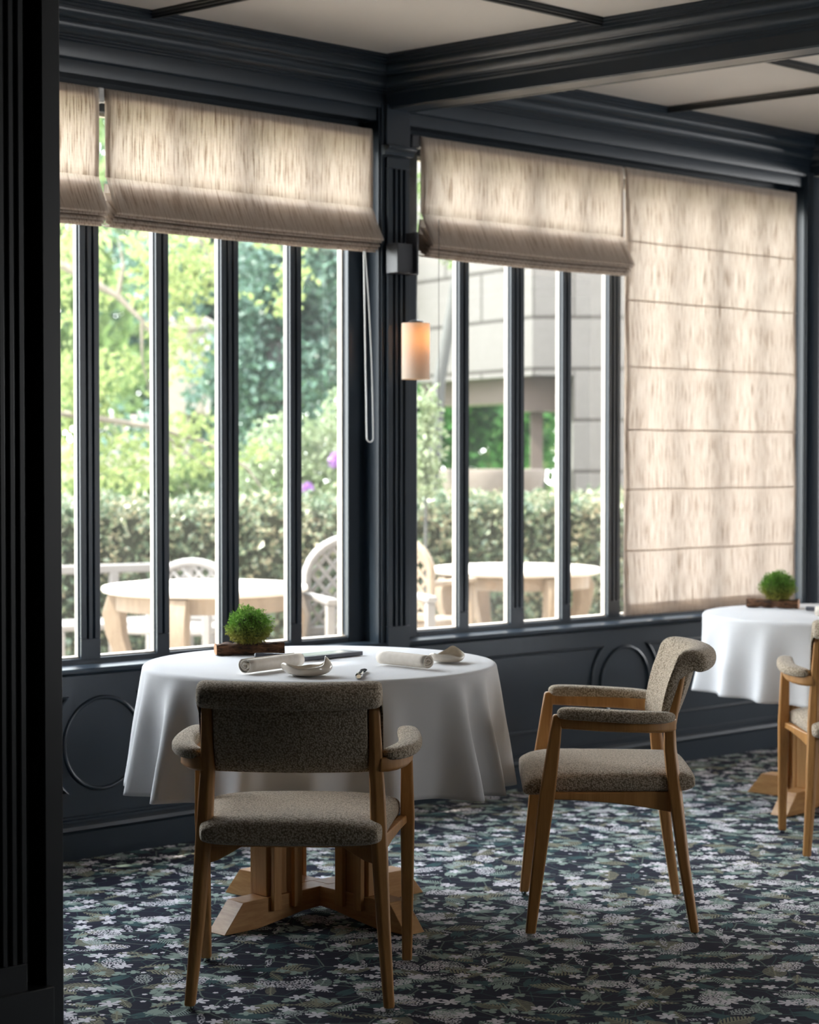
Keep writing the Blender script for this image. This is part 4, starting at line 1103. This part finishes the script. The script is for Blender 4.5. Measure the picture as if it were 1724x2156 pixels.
# stone house with an opening under a lintel
hs = tag(empty('stone_house', (0, 0, 0)), 'pale stone house with a wide opening, seen through the right window', 'building')
def fac(p, q, th, z0, z1, nm, mat, par=hs):
    p, q = Vector((p[0], p[1], 0)), Vector((q[0], q[1], 0)); t = (q - p).normalized(); nn = Vector((-t.y, t.x, 0)); L = (q - p).length
    ang = math.atan2(t.y, t.x)
    o = MB().box(0, L, 0, th, z0, z1).build(nm, mat, par, smooth=False); o.location = p; o.rotation_euler = (0, 0, ang); return o
pA, pB, pC = (-0.10, 17.6), (1.02, 15.6), (2.9, 15.6)
pA = (0.02, 17.4)
fac(pA, (0.98, 15.75), 0.5, 2.00, 5.2, 'side_wall', M['stone_wall'])
fac((0.98, 15.75), (1.305, 15.75), 0.5, 2.00, 5.2, 'lintel_wall', M['stone_wall'])
fac((1.305, 15.75), (3.4, 15.75), 0.5, 0.0, 5.2, 'front_wall', M['stone_wall'])
fac((0.10, 17.65), (0.98, 16.15), 0.35, 1.80, 2.00, 'timber_lintel', M['house_soffit'])
fac((0.92, 16.1), (1.32, 16.1), 0.3, 1.72, 2.02, 'timber_post_head', M['house_soffit'])
fac((1.00, 16.25), (1.10, 16.25), 0.1, 0.0, 1.75, 'inner_post', M['house_soffit'])
m = MB(); m.box(-0.2, 3.6, 15.6, 19, 5.2, 5.5); m.build('roof', M['garden_stone'], hs)
# stone trough behind the hedge
tr_ = tag(empty('stone_trough', (0.62, 14.7, 0)), 'round-edged stone basin behind the hedge before the house', 'basin')
MB().lathe([(0, 0), (0.30, 0), (0.30, 0.9), (0.36, 1.10), (0.40, 1.22), (0.40, 1.255), (0.34, 1.255), (0.30, 1.15), (0, 1.10)], 0, 0, 40).build('basin', M['garden_stone'], tr_)
# garden wall pieces seen through the birch
gw = tag(empty('garden_wall', (-2.9, 18.8, 0)), 'old pinkish stone gate pier behind the birch', 'wall')
m = MB(); m.box(0.0, 0.75, 0, 0.5, 0, 1.75); m.box(0.45, 0.95, 0.0, 0.5, 1.75, 2.6); m.box(-0.9, 0.0, 0.05, 0.4, 0, 1.5); m.box(0.38, 1.0, -0.04, 0.54, 2.55, 2.68); m.build('pier', M['garden_stone'], gw, bevel=0.03)

# terrace tables and chairs
def patio_table(cx, cy, Rr, z, rz, label):
    root = tag(empty('terrace_table', (cx, cy, 0), rz), label, 'table', 'round terrace tables')
    MB().lathe([(0, z - 0.035), (Rr - 0.03, z - 0.035), (Rr - 0.005, z - 0.028), (Rr, z - 0.015), (Rr - 0.006, z - 0.003), (Rr - 0.02, z), (0, z)], 0, 0, 64).build('tabletop', M['teak_top'], root)
    n = 48; m = MB(); rings = []
    for z_, r_ in ((z - 0.035, Rr * 0.86), (z - 0.115, Rr * 0.86), (z - 0.115, Rr * 0.81), (z - 0.035, Rr * 0.81)):
        rings.append([Vector((r_ * math.cos(2 * math.pi * k / n), r_ * math.sin(2 * math.pi * k / n), z_)) for k in range(n)])
    rings.append(rings[0]); m.loft(rings, cap=False).build('apron', M['teak'], root)
    for q in range(4):
        a = q * math.pi / 2; e = Vector((math.cos(a), math.sin(a), 0)); p = Vector((-e.y, e.x, 0)); rings = []
        for zz, rr, w in ((0.0, 0.80, 0.032), (0.10, 0.76, 0.030), (0.30, 0.78, 0.034), (0.48, 0.90, 0.044), (0.58, 0.92, 0.048), (z - 0.04, 0.86, 0.046)):
            c = e * rr * Rr; rings.append([c + e * i * w + p * j * w + Vector((0, 0, zz)) for i, j in ((-1, -1), (1, -1), (1, 1), (-1, 1))])
        MB().loft(rings).build('leg', M['teak'], root, bevel=0.006)
    return root
patio_table(-0.992, 9.56, 0.50, 0.72, R(-100), 'round bleached teak terrace table outside the left window')
patio_table(0.618, 11.5, 0.50, 0.70, R(-65), 'round bleached teak terrace table outside the right window')
def lattice_chair(x, y, rz, label, mat, h=0.97):
    root = tag(empty('terrace_chair', (x, y, 0), rz), label, 'chair', 'round-backed terrace chairs')
    w = 0.25
    # rounded back frame
    pts = [Vector((-w, 0, 0.02))] + [Vector((-w, 0, z)) for z in (0.45, h - 0.20)] + [Vector((-w * math.cos(a), 0, h - 0.22 + 0.20 * math.sin(a))) for a in [math.pi * k / 14 for k in range(1, 14)]] + [Vector((w, 0, z)) for z in (h - 0.20, 0.45)] + [Vector((w, 0, 0.02))]
    MB().tube(pts, 0.024, 8).build('back_frame', mat, root)
    m = MB(); z0, z1 = 0.47, h - 0.03
    for sg in (-1, 1):
        for k in range(-6, 12):
            # diagonal slats clipped to the round back
            a0 = Vector((-w, 0, z0 + k * 0.085)); d = Vector((1, 0, 1.0 * 1)) ; seg = []
            for j in range(41):
                p = Vector((-w + 2 * w * j / 40, 0.004 * sg, z0 + k * 0.085 + 2 * w * j / 40 * 1.15)); 
                if sg < 0: p.x = -p.x
                top = h - 0.22 + 0.20 * math.sqrt(max(0, 1 - (p.x / w) ** 2))
                if z0 <= p.z <= top: seg.append(p)
            if len(seg) > 2: m.loft([[p + Vector((0, -0.004, -0.014)), p + Vector((0, 0.004, -0.014)), p + Vector((0, 0.004, 0.014)), p + Vector((0, -0.004, 0.014))] for p in (seg[0], seg[-1])])
    m.build('lattice', mat, root, smooth=False)
    MB().box(-w, w, -0.45, 0.0, 0.41, 0.45).box(-w, w, -0.02, 0.02, 0.45, 0.50).build('seat', mat, root, bevel=0.01)
    for sx in (-1, 1):
        MB().box(sx * w - 0.022, sx * w + 0.022, -0.46, -0.42, 0.0, 0.64).build('leg', mat, root, bevel=0.006)
        MB().box(sx * w - 0.028, sx * w + 0.028, -0.48, 0.01, 0.64, 0.67).build('armrest', mat, root, bevel=0.008)
    return root
lattice_chair(-0.275, 9.85, R(18), 'grey lattice-backed terrace chair beside the left terrace table', M['grey_teak'], 0.96)
lattice_chair(-1.86, 9.3, R(-60), 'lattice-backed terrace chair at the far left of the terrace', M['teak'], 0.93)
lattice_chair(-0.10, 10.75, R(150), 'lattice-backed terrace chair just right of the pilaster', M['teak'], 0.93)
lattice_chair(-1.18, 10.72, R(-15), 'pale terrace chair behind the left terrace table', M['grey_teak'], 0.79)

bn = tag(empty('garden_bench', (-1.68, 11.18, 0), R(30)), 'pale garden bench behind the left terrace table', 'bench')
MB().box(-0.50, 0.50, -0.02, 0.02, 0.685, 0.735).build('back_rail', M['grey_teak'], bn, bevel=0.008)
MB().box(-0.50, 0.50, -0.40, -0.02, 0.40, 0.435).build('seat', M['grey_teak'], bn, bevel=0.008)
for sx in (-0.46, 0, 0.46): MB().box(sx - 0.025, sx + 0.025, -0.02, 0.02, 0, 0.69).build('leg', M['grey_teak'], bn, bevel=0.005)
for sx in (-0.46, 0.46): MB().box(sx - 0.025, sx + 0.025, -0.40, -0.36, 0, 0.40).build('leg', M['grey_teak'], bn, bevel=0.005)
